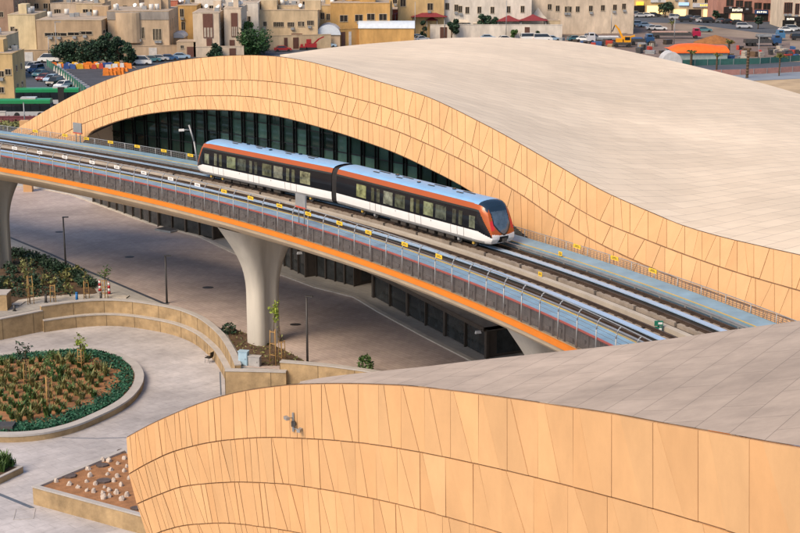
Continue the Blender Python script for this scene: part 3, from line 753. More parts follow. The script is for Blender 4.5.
# ------------------------------------------------------------------ train
def build_train():
    root = thing('metro_train', 'two car white, black and orange metro train running along the viaduct', 'train', (0, 0, 0))
    nose = s_of(W(495, 245, 12.9))[1]
    CL = 18.0; ZR = 12.455
    # section right half: (half width, height above rail)
    sec = [(1.18, 0.42), (1.26, 0.52), (1.315, 0.66), (1.335, 0.9), (1.345, 1.1), (1.345, 1.28), (1.34, 1.8), (1.325, 2.2), (1.295, 2.68), (1.27, 2.82), (1.20, 3.0), (1.12, 3.15), (1.02, 3.235), (0.9, 3.30), (0.6, 3.37), (0.3, 3.40), (0, 3.41)]
    def ring_pts(): return sec
    def car(a_front, a_rear, nose_dir):
        pf = st(a_front, FT, ZR); pr = st(a_rear, FT, ZR); d = (pf - pr).normalized(); n = Vector((-d.y, d.x, 0))   # n = left of travel
        L_ = (pf - pr).length
        def loc(u, w, z): return pr + d * u + n * w + Vector((0, 0, z))
        bm = {k: MB() for k in ('body', 'band', 'cant', 'roof', 'skirt', 'glass', 'seam')}
        NL = 1.9; u0 = 0.0 if nose_dir > 0 else NL; u1 = L_ - NL if nose_dir > 0 else L_
        full = [(w, z) for w, z in sec] + [(-w, z) for w, z in sec[::-1][1:]]
        def classify(z):
            if z < 0.66: return 'skirt'
            if z < 1.28: return 'body'
            if z < 2.82: return 'band'
            if z < 3.15: return 'cant'
            return 'roof'
        for i in range(len(full) - 1):
            k = classify((full[i][1] + full[i + 1][1]) / 2)
            us = [u0 + (u1 - u0) * j / 4 for j in range(5)]
            bm[k].grid([[loc(u, *full[i]) for u in us], [loc(u, *full[i + 1]) for u in us]], smooth=True)
        endu = u0 if nose_dir > 0 else u1
        bm['seam'].face([loc(endu, w, z) for w, z in full])
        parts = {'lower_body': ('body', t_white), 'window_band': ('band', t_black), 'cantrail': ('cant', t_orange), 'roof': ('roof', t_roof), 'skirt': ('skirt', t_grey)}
        objs = {}
        c = bpy.data.objects.new('car', None); link(c, root); c.location = (0, 0, 0)
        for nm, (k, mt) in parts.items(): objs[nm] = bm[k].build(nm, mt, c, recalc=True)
        bm['seam'].build('end_wall', t_black, c)
        # windows and doors
        def wpt(u, z, sd, off=0.012):
            w = np.interp(z, [s[1] for s in sec], [s[0] for s in sec]) + off
            return loc(u, w * sd, z)
        def panel(u0_, u1_, z0, z1, sd, off, mb, tint=1.0):
            zs = [z0 + (z1 - z0) * j / 3 for j in range(4)]
            mb.grid([[wpt(u0_, z, sd, off), wpt(u1_, z, sd, off)] for z in zs], tint, smooth=False)
        front = L_ if nose_dir > 0 else 0.0
        sgn = -1 if nose_dir > 0 else 1
        def U(v): return front + sgn * v          # distance measured from the nosed end
        doors = [3.55, 8.6, 13.65]
        wins = [(5.0, 6.35), (6.65, 8.0 - 0.55)]
        wins = [(4.85, 6.1), (6.4, 7.55), (9.85, 11.1), (11.4, 12.6), (14.9, 16.2)]
        for sd in (1, -1):
            for w0, w1 in wins:
                g = MB(); panel(U(w0), U(w1), 1.46, 2.46, sd, 0.012, g, (lambda q: (q * uni(.95, 1.1), q, q * uni(.65, 1.2)))(uni(.6, 1.9))); ob = g.build('window', t_glass, c, recalc=True)
            for dc in doors:
                g = MB(); dark = MB()
                # leaves: thin pale seams on the white body and two narrow panes
                for e in (-0.75, 0.0, 0.75):
                    dark_u = dc + e
                    panel(U(dark_u - 0.018), U(dark_u + 0.018), 0.66, 1.28, sd, 0.006, dark)
                ob = dark.build('door', t_under, c, recalc=True)
                for e in (-0.36, 0.36):
                    g = MB(); panel(U(dc + e - 0.20), U(dc + e + 0.20), 1.42, 2.46, sd, 0.014, g, (lambda q: (q * 1.05, q, q * uni(.7, 1.1)))(uni(.4, 1.3))); g.build('door_pane', t_glass, ob, recalc=True)
            # cab side window
            g = MB(); panel(U(2.2), U(1.55), 1.42, 2.3, sd, 0.012, g, 1.4); g.build('cab_window', t_glass, c, recalc=True)
            # small marks
            mk = MB(); panel(U(6.6), U(6.66), 1.1, 1.2, sd, 0.01, mk); panel(U(11.0), U(11.06), 1.1, 1.2, sd, 0.01, mk); mk.build('socket_cover', t_under, c, recalc=True)
        # roof gear
        for v in (4.2, 7.6, 11.6, 14.6):
            g = MB()
            g.box(loc(U(v), 0.28, 3.40), (1.3, 0.16, 0.07), math.atan2(d.y, d.x))
            g.build('roof_vent', t_under, c)
            MB().box(loc(U(v + .45), -0.22, 3.405), (0.7, 0.14, 0.08), math.atan2(d.y, d.x)).build('roof_vent', t_under, c)
        for v, q in ((5.9, 0.25), (9.6, -0.2), (13, 0.3)):
            MB().box(loc(U(v), q, 3.44), (0.22, 0.22, 0.10), math.atan2(d.y, d.x)).build('roof_lug', t_visor, c)
        hl = MB()
        for sd in (1, -1): hl.bar(loc(u0, 1.10 * sd, 3.165), loc(u1, 1.10 * sd, 3.165), 0.025, 4)
        hl.build('roof_rib', t_orange, c)
        # underframe and bogies
        an = math.atan2(d.y, d.x)
        ub = MB()
        for v in np.arange(4.6, 12.6, 1.15):
            ub.box(loc(U(v), 0, 0.36 - 0.06 * rnd()), (uni(.6, 1.05), 2.1 + 0.25 * rnd(), 0.34), an)
        ub.build('underframe_gear', t_under, c)
        for v in (2.9, 15.0):
            b = MB()
            for sd in (1, -1): b.box(loc(U(v), 0.78 * sd, 0.30), (2.3, 0.16, 0.2), an)
            b.box(loc(U(v), 0, 0.3), (0.5, 1.5, 0.22), an)
            bo = b.build('bogie', t_under, c)
            for du in (-0.85, 0.85):
                for sd in (1, -1):
                    wl = MB().bar(loc(U(v + du), 0.83 * sd, 0.30), loc(U(v + du), 0.95 * sd, 0.30), 0.30, 18)
                    wl.build('wheel', dark_steel, bo)
                    MB().box(loc(U(v + du), 1.0 * sd, 0.31), (0.2, 0.14, 0.24), an).build('axle_box', yellow_paint if rnd() < .6 else t_grey, bo)
        # ---------------- nose
        NS, NR = 30, 8
        base = []
        zmin = 0.42
        # fine ring
        fine = []
        for i in range(len(full) - 1):
            for j in range(4):
                t = j / 4; fine.append((full[i][0] + (full[i+1][0] - full[i][0]) * t, full[i][1] + (full[i+1][1] - full[i][1]) * t))
        fine.append(full[-1])
        def nose_pt(w, z, e):
            # shape at fraction e along the nose
            hw = 1 - 0.24 * e ** 2.6
            drop = 1 - 0.12 * e ** 2.6
            zz = 0.42 + (z - 0.42) * drop
            if z < 1.0: zz += 0.05 * e * (1.0 - z)
            back = 0.80 * max(0, (zz - 1.05) / 2.0) ** 1.25
            under = 0.30 * max(0, (0.80 - zz) / 0.4)
            u = NL * e - (back + under) * e ** 1.6
            return u, w * hw, zz
        nb = {k: MB() for k in ('bumper', 'mask', 'band', 'band2', 'visor', 'roof', 'skirt', 'screen', 'border', 'mouth', 'lampL', 'lampR')}
        def nl(u, w, z):
            return loc((L_ - NL + u) if nose_dir > 0 else (NL - u), w, z)
        def side_class(e, z0):
            if z0 < 0.62 and e < 0.7: return 'skirt'
            lim = 1.28 - 0.45 * max(0, e - 0.35)
            if z0 < lim: return 'bumper'
            # orange arc sweeping down towards the front
            low = 2.82 - 3.7 * max(0, e - 0.42) ** 1.35
            if z0 > low:
                if z0 > 3.15: return 'visor' if e > 0.30 else 'roof'
                if z0 > 2.95 and e > 0.66: return 'visor'
                return 'mask'
            return 'band'
        for i in range(NS):
            e0, e1 = i / NS, (i + 1) / NS
            for j in range(len(fine) - 1):
                (wa, za), (wb, zb) = fine[j], fine[j + 1]
                k = side_class((e0 + e1) / 2, (za + zb) / 2)
                q = [nose_pt(wa, za, e0), nose_pt(wb, zb, e0), nose_pt(wb, zb, e1), nose_pt(wa, za, e1)]
                (nb[k] if k != 'band' or wa > 0 else nb['band2']).face([nl(*p) for p in q], smooth=True)
        tip = [nose_pt(w, z, 1.0) for w, z in fine]
        wL, zL = fine[-1]; wR, zR = fine[0]
        tip = tip + [nose_pt(wL + (wR - wL) * i / 24, 0.42, 1.0) for i in range(1, 24)] + [tip[0]]
        cz = 1.75; RN = 26
        def cap(p, t):
            u, w, z = p
            w2, z2 = w * t, cz + (z - cz) * t
            back = 0.80 * max(0, (z2 - 1.05) / 2.0) ** 1.25 + 0.30 * max(0, (0.80 - z2) / 0.4)
            return NL - back + 0.14 * (1 - t * t), w2, z2
        for r in range(RN):
            t0, t1 = 1 - r / RN, 1 - (r + 1) / RN
            for j in range(len(tip) - 1):
                q = [cap(tip[j], t0), cap(tip[j + 1], t0), cap(tip[j + 1], t1), cap(tip[j], t1)]
                wm = sum(p[1] for p in q) / 4; zm = sum(p[2] for p in q) / 4
                lw = 0.70 * min(1.0, max(0.0, (zm - 1.16) / 0.75)) ** 0.6; lb = 0.77 * min(1.0, max(0.0, (zm - 1.04) / 0.75)) ** 0.6
                if zm > 1.16 and zm < 2.70 and abs(wm) < lw: k = 'screen'
                elif zm >= 2.62 and abs(wm) < .8: k = 'visor'
                elif abs(wm) < lb and zm < 2.8: k = 'border'
                elif zm < 1.0 and abs(wm) < 0.42 and zm > 0.5: k = 'mouth'
                elif zm < 1.06 + .12 * abs(wm): k = 'bumper'
                elif abs(wm) > 0.76 and 1.45 < zm < 2.1: k = 'lampL' if wm > 0 else 'lampR'
                else: k = 'mask'
                nb[k].face([nl(*p) for p in q], smooth=True)
        u0b, u1b = tip[0], tip[-1]
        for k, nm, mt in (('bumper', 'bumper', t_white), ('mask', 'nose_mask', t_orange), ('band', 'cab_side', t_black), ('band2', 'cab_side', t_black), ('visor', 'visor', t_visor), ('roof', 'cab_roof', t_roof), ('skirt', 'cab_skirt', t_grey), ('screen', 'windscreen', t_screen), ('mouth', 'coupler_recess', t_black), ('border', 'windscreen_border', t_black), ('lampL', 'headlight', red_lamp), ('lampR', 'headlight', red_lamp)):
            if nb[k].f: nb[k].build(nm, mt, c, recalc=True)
        g = MB().bar(nl(NL - 0.25, 0, 0.72), nl(NL + 0.16, 0, 0.72), 0.10, 10).box(nl(NL + 0.14, 0, 0.72), (0.12, 0.34, 0.24), an)
        g.build('coupler', dark_steel, c)
        return pr, pf, d
    a0 = nose
    # travelling towards the viewer: arc length grows away from the viewer
    car(a0, a0 + CL, 1)
    car(a0 + CL + 0.75, a0 + 2 * CL + 0.75, -1)
    p = st(a0 + CL - 0.02, FT, ZR); q = st(a0 + CL + 0.77, FT, ZR); d = (q - p).normalized(); n = Vector((-d.y, d.x, 0))
    rows = []
    for i in range(9):
        c_ = p.lerp(q, i / 8.0); k = 0.985 if i % 2 else 0.93
        prof = [(1.22, 0.5), (1.30, 0.8), (1.31, 2.4), (1.22, 2.95), (1.0, 3.24), (0, 3.34), (-1.0, 3.24), (-1.22, 2.95), (-1.31, 2.4), (-1.30, 0.8), (-1.22, 0.5)]
        rows.append([c_ + n * (w * k) + Vector((0, 0, 0.42 + (z - 0.42) * (0.99 if i % 2 else 0.96))) for w, z in prof])
    MB().grid(rows, smooth=False, closed=True).build('gangway', t_bellows, root, recalc=True)
build_train()

# ------------------------------------------------------------------ masts and boxes on the guideway
def on_s(x, y, s0, z):
    p = ray_s(x, y, s0); a = s_of(p)[1]; return st(a, s0, z), a
p, a = on_s(197, 147, 12.2, 12.62)
p = ray_s(197, 147, 12.2); t = thing('camera_mast', 'leaning grey mast with a white camera behind the rear of the train', 'mast', (p.x, p.y, 12.62))
z1 = ray_s(189, 125, 12.2)
tip_ = Vector((z1.x - p.x, z1.y - p.y, z1.z - 12.62))
MB().path([(0, 0, 0), tip_ * 0.55 + Vector((.12, 0, 0)), tip_], 0.09, 8).build('pole', galv, t)
MB().bar(tip_ * 0.86, tip_ * 0.86 + Vector((-0.75, -0.1, 0.05)), 0.05).build('arm', galv, t)
MB().box(tip_ * 0.86 + Vector((-0.8, -0.12, 0.02)), (0.5, 0.2, 0.2), 0.2).build('camera', white_plate, t)
def track_board(x, yf, yt, yb, wpx, s0, label, red, z0):
    p = ray_s(x, yf, s0); a = s_of(p)[1]; q = st(a, s0, z0); sc_ = scale_at(q); d = st_dir(a)
    t = thing('track_board', label, 'sign', q, math.atan2(d[1], d[0]) + PI)
    zt = zat(yt, q.y) - z0; zb = zat(yb, q.y) - z0; w = wpx / sc_ * 1.15
    MB().box((0, 0, (zt + zb) / 2), (w, 0.12, zt - zb)).build('board', galv, t)
    for sx in (-0.28, 0.28): MB().bar((sx * w, 0.04, 0), (sx * w, 0.04, zt - 0.1), 0.045, 6).build('leg', galv, t)
    if red:
        MB().box((0, -0.005, zb - 0.055), (w * 1.02, 0.16, 0.11)).build('red_trim', red_pipe, t)
track_board(302.5, 232, 194.5, 206.5, 15, 0.55, 'grey equipment board with a red lower edge standing at the near fence below the train', True, 12.63)
track_board(79.5, 142, 123, 132.5, 11, 12.0, 'grey equipment board on two legs at the far fence left of the arch', True, 12.63)
p, a = on_s(657, 338, 6.4, 12.02)
t = thing('signal_post', 'green and white rail signal on a black post beside the tracks at the right', 'signal', p)
zz = zat(320, p.y) - 12.02
MB().bar((0, 0, 0), (0, 0, zz), 0.05, 8).build('post', dark_steel, t)
MB().box((0, -0.06, zz - 0.18), (0.50, 0.1, 0.30)).build('sign_plate', M('signal_green', (0.02, 0.16, 0.10), 0.4), t)
MB().box((0, -0.06, zz - 0.52), (0.42, 0.1, 0.26)).build('sign_plate', MATS['signal_green'], t)
MB().box((0.08, -0.115, zz - 0.17), (0.24, 0.01, 0.12)).build('marking', white_plate, t)
MB().box((0.10, -0.115, zz - 0.52), (0.16, 0.01, 0.12)).build('marking', white_plate, t)
# edge clamp on roof cable
# ------------------------------------------------------------------ plaza furniture
def lamp(x, yb, yt, label):
    p = W(x, yb, 0.0); h = zat(yt, p.y)
    t = thing('street_lamp', label, 'street lamp', p, uni(-.3, .3), 'lamp posts on the brown plaza')
    MB().bar((0, 0, 0), (0, 0, h), 0.10, 10, 0.07).build('pole', dark_steel, t)
    MB().box((0.22, 0, h + 0.03), (0.62, 0.24, 0.09)).build('lamp_head', dark_steel, t)
    MB().bar((0, 0, 0), (0, 0, 0.06), 0.24, 10).build('base_plate', dark_steel, t)
lamp(66, 271, 217.5, 'dark slim lamp post at the top of the planted bed, leftmost of three')
lamp(167, 303.5, 256, 'dark slim lamp post on the plaza behind the curved wall, middle of three')
lamp(307.5, 363, 296.5, 'dark slim lamp post right of the middle pier, rightmost of three')
for (x, y, r, lab) in ((59.5, 232, .5, 'dark oval drain cover on the plaza beside the leftmost lamp post'), (129.5, 257, .5, 'dark drain cover alone in the middle of the plaza'), (208, 287.5, .55, 'dark drain cover left of the middle pier'), (295.5, 324.5, .5, 'dark drain cover between the middle pier and its lamp post')):
    p = W(x, y, 0.024); mb = MB().prism([(r * math.cos(i * PI / 8), 0.75 * r * math.sin(i * PI / 8)) for i in range(16)], 0, 0.02)
    tag(mb.build('drain_cover', M('cast_iron', (0.05, 0.045, 0.045), 0.6, metal=.4), loc=p), lab, 'drain cover', 'drain covers on the brown plaza')
p = W(168, 230.5, 0.03)
t = thing('access_hatch', 'grey steel floor hatch on the plaza kerb beneath the viaduct', 'hatch', p, -0.6)
MB().box((0, 0, 0.10), (2.4, 1.8, 0.2)).build('frame', galv, t); MB().box((0, 0, 0.22), (2.1, 1.5, 0.05)).build('lid', dark_steel, t)

# ------------------------------------------------------------------ lower garden
Z0 = -2.0
def wall_along(name, label, pts, thick, z_top, z_bot, toward, cope=True, cat='wall', joint=True):
    """low stone wall whose far face follows the surveyed line"""
    P = [W(x, y, 0) for x, y in pts]
    # resample
    seg = [0]
    for a, b in zip(P, P[1:]): seg.append(seg[-1] + (b - a).length)
    n = max(2, int(seg[-1] / 1.0)); Q = []
    for i in range(n + 1):
        s = seg[-1] * i / n; k = min(np.searchsorted(seg, s, side='right') - 1, len(P) - 2)
        Q.append(P[k].lerp(P[k + 1], (s - seg[k]) / (seg[k + 1] - seg[k])))
    for _ in range(3):
        Q = [Q[0]] + [(Q[i - 1] + Q[i] * 2 + Q[i + 1]) / 4 for i in range(1, len(Q) - 1)] + [Q[-1]]
    t = thing(name, label, cat, Q[0])
    def ribbon(o0, o1, za, zb):
        rows = []
        for i, p in enumerate(Q):
            d = Q[min(i + 1, len(Q) - 1)] - Q[max(i - 1, 0)]; d.z = 0; d.normalize(); nn = Vector((d.y, -d.x, 0)) * toward
            a, b = p + nn * o0 - Q[0], p + nn * o1 - Q[0]
            rows.append([Vector((a.x, a.y, za)), Vector((a.x, a.y, zb)), Vector((b.x, b.y, zb)), Vector((b.x, b.y, za))])
        m = MB().grid(rows, smooth=False, closed=True); m.face(rows[0]); m.face(rows[-1][::-1]); return m
    ribbon(0, thick, z_bot, z_top).build('stonework', wall_stone, t, recalc=True)
    if cope: ribbon(-0.04, thick + 0.05, z_top + 0.003, z_top + 0.09).build('coping', cope_m, t, recalc=True)
    if joint:
        j = MB()
        for i in range(0, len(Q), 3):
            p = Q[i]; d = Q[min(i + 1, len(Q) - 1)] - Q[max(i - 1, 0)]; nn = Vector((d.y, -d.x, 0)).normalized() * toward
            q = p + nn * (thick + 0.002) - Q[0]; j.box((q.x, q.y, (z_bot + z_top) / 2), (0.035, 0.03, z_top - z_bot - 0.02), math.atan2(d.y, d.x))
        j.build('joint', M('wall_joint', (0.13, 0.09, 0.05), 0.9), t)
    return t
LINE = SPLIT[4:14]
wall_along('retaining_wall', 'curved yellow limestone retaining wall between plaza and sunken garden, upper tier', LINE, 0.45, 0.32, -1.0, 1)
def inner(pts, off):
    P = [W(x, y, 0) for x, y in pts]; out = []
    for i, p in enumerate(P):
        d = P[min(i + 1, len(P) - 1)] - P[max(i - 1, 0)]; d.normalize(); out.append(p + Vector((d.y, -d.x, 0)) * off)
    return out
_W = W
def wall_pts(name, label, Pts, thick, zt, zb, toward, **k):
    global W
    keep = W; W = lambda x, y, z=0: Vector((x, y, z))
    try: return wall_along(name, label, [(p.x, p.y) for p in Pts], thick, zt, zb, toward, **k)
    finally: W = keep
wall_pts('retaining_wall', 'curved lower tier of the limestone wall, a bench-like ledge facing the oval bed', inner(SPLIT[4:14], 0.46), 0.45, -0.95, Z0 - 0.05, 1)
wall_along('retaining_wall', 'straight left part of the limestone retaining wall, lower than the curved part', SPLIT[0:5], 0.5, -0.1, Z0 - 0.05, 1)
wall_along('retaining_wall', 'low straight limestone wall between the middle pier bed and the front canopy, nearer the chair', [(226, 370.5), (256, 371), (287, 372)], 0.5, 0.1, Z0 - 0.05, 1)
wall_along('retaining_wall', 'low straight limestone wall running behind the front canopy roof edge', [(282, 369.5), (330, 373.5), (382, 381), (430, 390)], 0.5, 0.75, Z0 - 0.05, 1)
p = W(3, 312, 0)
t = thing('stone_block', 'square limestone block wall at the left edge below the planted bed', 'wall', p + Vector((-0.6, 0.8, 0)))
MB().box((-0.6, 0.4, 0.75), (3.0, 1.6, 1.5)).build('stonework', wall_stone, t); MB().box((-0.6, 0.4, 1.56), (3.1, 1.7, 0.1)).build('coping', cope_m, t)

# leaf plants
def spiky(mat_l, h, n, spread, lean=0.5):
    mb = MB()
    for i in range(n):
        a = uni(0, 6.28); l = h * uni(.6, 1.1); w = 0.035 * h / 0.5
        b = Vector((uni(-1, 1), uni(-1, 1), 0)) * spread * 0.3
        d = Vector((math.cos(a) * lean * uni(.3, 1), math.sin(a) * lean * uni(.3, 1), 1)).normalized()
        sd = Vector((-math.sin(a), math.cos(a), 0)) * w
        m = b + d * l * 0.55; e = b + d * l + Vector((math.cos(a), math.sin(a), -0.4)) * l * 0.18
        t = uni(.6, 1.5)
        mb.face([b - sd * 0.6, b + sd * 0.6, m + sd, m - sd], t); mb.face([m - sd, m + sd, e], t)
    return mb
def leafy(h, r, n, ls, base=0.1, top_bias=0.0):
    mb = MB()
    for i in range(n):
        a = uni(0, 6.28); q = rnd() ** 0.5 * r; z = h * (base + (1 - base) * rnd())
        k = 1 - 0.55 * abs((z / h) - 0.45) * 1.6
        mb.leaf((math.cos(a) * q * k, math.sin(a) * q * k, z), ls * uni(.6, 1.2), uni(.5, 1.5), 0.6)
    return mb

# oval bed
OV = [(100, 347.2), (120, 352), (135, 359.5), (144.3, 370.5), (143.5, 382), (136, 393), (127.5, 400.5), (115, 408), (100, 415), (82, 423), (62, 429), (42, 433), (20, 435), (0, 435.3), (-30, 433), (-60, 427), (-85, 417), (-98, 402), (-98, 388), (-85, 373), (-62, 363), (-30, 357), (0, 353), (30, 350), (55, 348), (78, 346.6)]
ZC = -1.42
OP = [W(x, y, ZC) for x, y in OV]
def smooth_loop(P, it=2):
    for _ in range(it):
        Q = []
        for i in range(len(P)):
            a, b = P[i], P[(i + 1) % len(P)]; Q += [a.lerp(b, .25), a.lerp(b, .75)]
        P = Q
    return P
OP = smooth_loop(OP)
OC = sum(OP, Vector()) / len(OP)
def inset(P, d):
    out = []
    n = len(P)
    for i in range(n):
        t = (P[(i + 1) % n] - P[i - 1]); t.z = 0; t.normalize(); nn = Vector((-t.y, t.x, 0))
        if nn.dot(OC - P[i]) < 0: nn = -nn
        out.append(P[i] + nn * d)
    return out
oval = thing('oval_planter', 'large oval planting bed with a pale kerb in the sunken garden', 'planter', (OC.x, OC.y, Z0))
def rel(P, z): return [Vector((p.x - OC.x, p.y - OC.y, z - Z0)) for p in P]
IN = inset(OP, 0.75)
MB().grid([rel(inset(OP, 0.03), Z0), rel(inset(OP, 0.03), ZC - 0.14)], closed=True, smooth=False).build('kerb_wall', wall_stone, oval, recalc=True)
MB().grid([rel(OP, ZC - 0.15), rel(OP, ZC), rel(IN, ZC), rel(IN, ZC - 0.2)], closed=True, smooth=False).build('kerb', cope_m, oval, recalc=True)
MB().sheet(rel(IN, 0), 0.0).build('soil', soil, oval).location.z = ZC - 0.12 - Z0
def inside(p, P):
    c = False; j = len(P) - 1
    for i in range(len(P)):
        if (P[i].y > p.y) != (P[j].y > p.y) and p.x < (P[j].x - P[i].x) * (p.y - P[i].y) / (P[j].y - P[i].y) + P[i].x: c = not c
        j = i
    return c
mb = MB(); R1 = inset(OP, 0.85); R2 = inset(OP, 3.0)
n = len(R1)
for i in range(16000):
    k = int(rnd() * n); tt = rnd(); a_ = R1[k].lerp(R2[k], tt ** 1.1); b_ = R1[(k + 1) % n].lerp(R2[(k + 1) % n], tt ** 1.1); p = a_.lerp(b_, rnd())
    if a_.x < -45: continue
    wv = math.sin(p.x * 1.7) + math.sin(p.y * 2.1)
    if tt > 0.70 + 0.12 * wv and rnd() < 0.85: continue
    mb.leaf((p.x, p.y, ZC - 0.08 + 0.22 * rnd()), uni(.09, .17), uni(.5, 1.5), 1.0)
gc = mb.build('ground_cover', leaf_teal); tag(gc, 'low blue-green ground cover ringing the oval bed', 'ground cover', kind='stuff')
R3 = inset(OP, 2.9)
variants = []
for i in range(6):
    m_ = spiky(leaf_olive, uni(.75, 1.05), 30, 0.7, 0.55)
    for q in range(14): m_.leaf((uni(-.25, .25), uni(-.25, .25), uni(.1, .7)), 0.12, uni(.6, 1.4), .5)
    me = m_.mesh('foliage'); me.materials.append(leaf_olive if i % 3 else leaf_mid); variants.append(me)
cnt = 0
ux = Vector((0.82, 0.57, 0)); uy = Vector((-0.57, 0.82, 0))
for i in range(30, -31, -1):
    for j in range(-22, 23):
        p = OC + ux * (i * 1.02 + uni(-.16, .16)) + uy * (j * 1.12 + uni(-.16, .16))
        if not inside(p, R3): continue
        s_ = (Vector((p.x, p.y, ZC))); dd = 400 + F * p.x / (p.y * CP - (ZC - H) * SP)
        if dd < -6: continue
        if cnt >= 298: break
        if rnd() < 0.06: continue
        o = bpy.data.objects.new('shrub', random.choice(variants)); o.location = (p.x, p.y, ZC - 0.13); o.rotation_euler.z = uni(0, 6.28); k = uni(.6, 1.05); o.scale = (k, k, k * uni(.85, 1.35)); link(o)
        tag(o, 'knee high olive-green tufted shrub planted in rows inside the oval bed', 'shrub', 'young shrubs planted in the oval bed'); cnt += 1
def sapling(x, yb, yt, zb, mat_l, label, stakes=True, n=160, cr=0.75, lo_=0.55, ls=0.14, group=None):
    p = W(x, yb, zb); h = zat(yt, p.y) - zb
    t = thing('sapling', label, 'tree', p, uni(0, 3), group)
    tr_ = MB()
    top = Vector((uni(-.1, .1), uni(-.1, .1), h * 0.9))
    tr_.bar((0, 0, 0), top * 0.6, 0.045, 6, 0.035).bar(top * 0.6, top, 0.035, 6, 0.012)
    cr_ = MB()
    for i in range(9):
        b = top * uni(lo_, .95); a = uni(0, 6.28); e = b + Vector((math.cos(a) * cr * uni(.5, 1), math.sin(a) * cr * uni(.5, 1), h * uni(.02, .13)))
        tr_.bar(b, e, 0.018, 4, 0.006)
        for j in range(n // 9):
            q = b.lerp(e, uni(.25, 1.1)) + Vector((uni(-1, 1), uni(-1, 1), uni(-1, 1))) * cr * 0.28
            cr_.leaf(q, ls * uni(.6, 1.2), uni(.5, 1.6), .4)
    tr_.build('trunk', bark, t); cr_.build('crown', mat_l, t)
    if stakes:
        hs = h * 0.55; sk_ = 0.33
        for a in (0, 2.1, 4.2):
            MB().bar((math.cos(a) * sk_, math.sin(a) * sk_, 0), (math.cos(a) * sk_ * .8, math.sin(a) * sk_ * .8, hs), 0.035, 6).build('stake', stake_m, t)
        for zz_ in (0.3, 0.62, 0.95):
            P_ = [(math.cos(a) * sk_ * (1 - .2 * zz_), math.sin(a) * sk_ * (1 - .2 * zz_), hs * zz_) for a in (0, 2.1, 4.2, 0)]
            MB().path(P_, 0.026, 4).build('cross_tie', stake_m, t)
    return t
sapling(26.5, 388, 340, ZC - 0.12, leaf_dark, 'dark staked sapling at the left of the oval bed', cr=0.85)
sapling(49.5, 409, 350, ZC - 0.12, leaf_mid, 'bushy staked sapling nearest the camera in the oval bed', cr=0.75, lo_=.45, n=230)
sapling(81.5, 368, 333, ZC - 0.12, leaf_bright, 'yellow-green staked sapling at the right of the oval bed', cr=0.55)
p = W(3, 428, ZC)
tag(MB().box((0, 0, 0.12), (1.7, 1.1, 0.4)).build('planter_box', dark_steel, loc=p), 'dark low box at the near left edge of the oval bed', 'box')

# bed around left pier
BED = [(-60, 236), (0, 246), (17, 252), (50, 262.5), (80, 276), (93, 286), (97, 293), (88, 296), (60, 298), (30, 300), (0, 306), (-60, 312)]
bedP = [W(x, y, 0) for x, y in BED]
structure('planted_bed', MB().sheet(bedP, 0.05), soil_dark)
strip('garden_path', [(15, 306), (22, 301.5), (40, 298.5), (70, 296.8), (100, 296), (128, 297.5)], 0.9, 0.10, kerb_m, 0.0)
mb = MB()
for i in range(7000):
    p = W(uni(-40, 93), uni(240, 298), 0)
    if not inside(p, bedP): continue
    c_ = math.sin(p.x * .5 + 1) + math.sin(p.y * .43 + p.x * .2)
    if rnd() > 0.35 + 0.28 * c_: continue
    mb.leaf((p.x, p.y, 0.05 + 0.5 * rnd() * rnd()), uni(.12, .25), uni(.4, 1.7), .7)
for i in range(2600):     # denser edge hedge along the plaza
    k = rnd(); e = BED[2:6]; q = k * (len(e) - 1); j = min(int(q), len(e) - 2); x = e[j][0] + (e[j+1][0] - e[j][0]) * (q - j); y = e[j][1] + (e[j+1][1] - e[j][1]) * (q - j)
    p = W(x - 1.5, y + 1.5, 0) + Vector((uni(-.8, .6), uni(-.8, .6), 0)); mb.leaf((p.x, p.y, uni(0.05, .7)), uni(.12, .24), uni(.5, 1.5), .7)
tag(mb.build('ground_cover', leaf_dark), 'dark creeping ground cover over the bed around the left pier', 'ground cover', kind='stuff')
vb = []
for i in range(3):
    me = leafy(0.8, 0.5, 60, 0.16).mesh('foliage'); me.materials.append([leaf_dark, leaf_olive, leaf_dark][i]); vb.append(me)
k = 0
while k < 46:
    p = W(uni(-5, 95), uni(252, 297), 0)
    if not inside(p, bedP): continue
    o = bpy.data.objects.new('shrub', random.choice(vb)); o.location = (p.x, p.y, .05); o.rotation_euler.z = uni(0, 6); sc_ = uni(.7, 1.3); o.scale = (sc_,) * 3; link(o)
    tag(o, 'small dark bushy shrub on the brown bed around the left pier', 'shrub', 'shrubs in the bed around the left pier'); k += 1
sapling(30.5, 304, 252, 0, leaf_olive, 'tall thin olive sapling at the left of the pier bed', cr=.7, lo_=.3, n=170)
sapling(54, 302, 270, 0, leaf_olive, 'short sparse staked sapling in the middle of the pier bed', cr=.45, lo_=.5, n=60)
sapling(86, 298.5, 268, 0, leaf_olive, 'bare twiggy staked sapling left of the red and white bollards', cr=.6, n=30)
sapling(105, 299, 264, 0, leaf_mid, 'leafy staked sapling standing between the red and white bollards', cr=.8, lo_=.65, n=90)
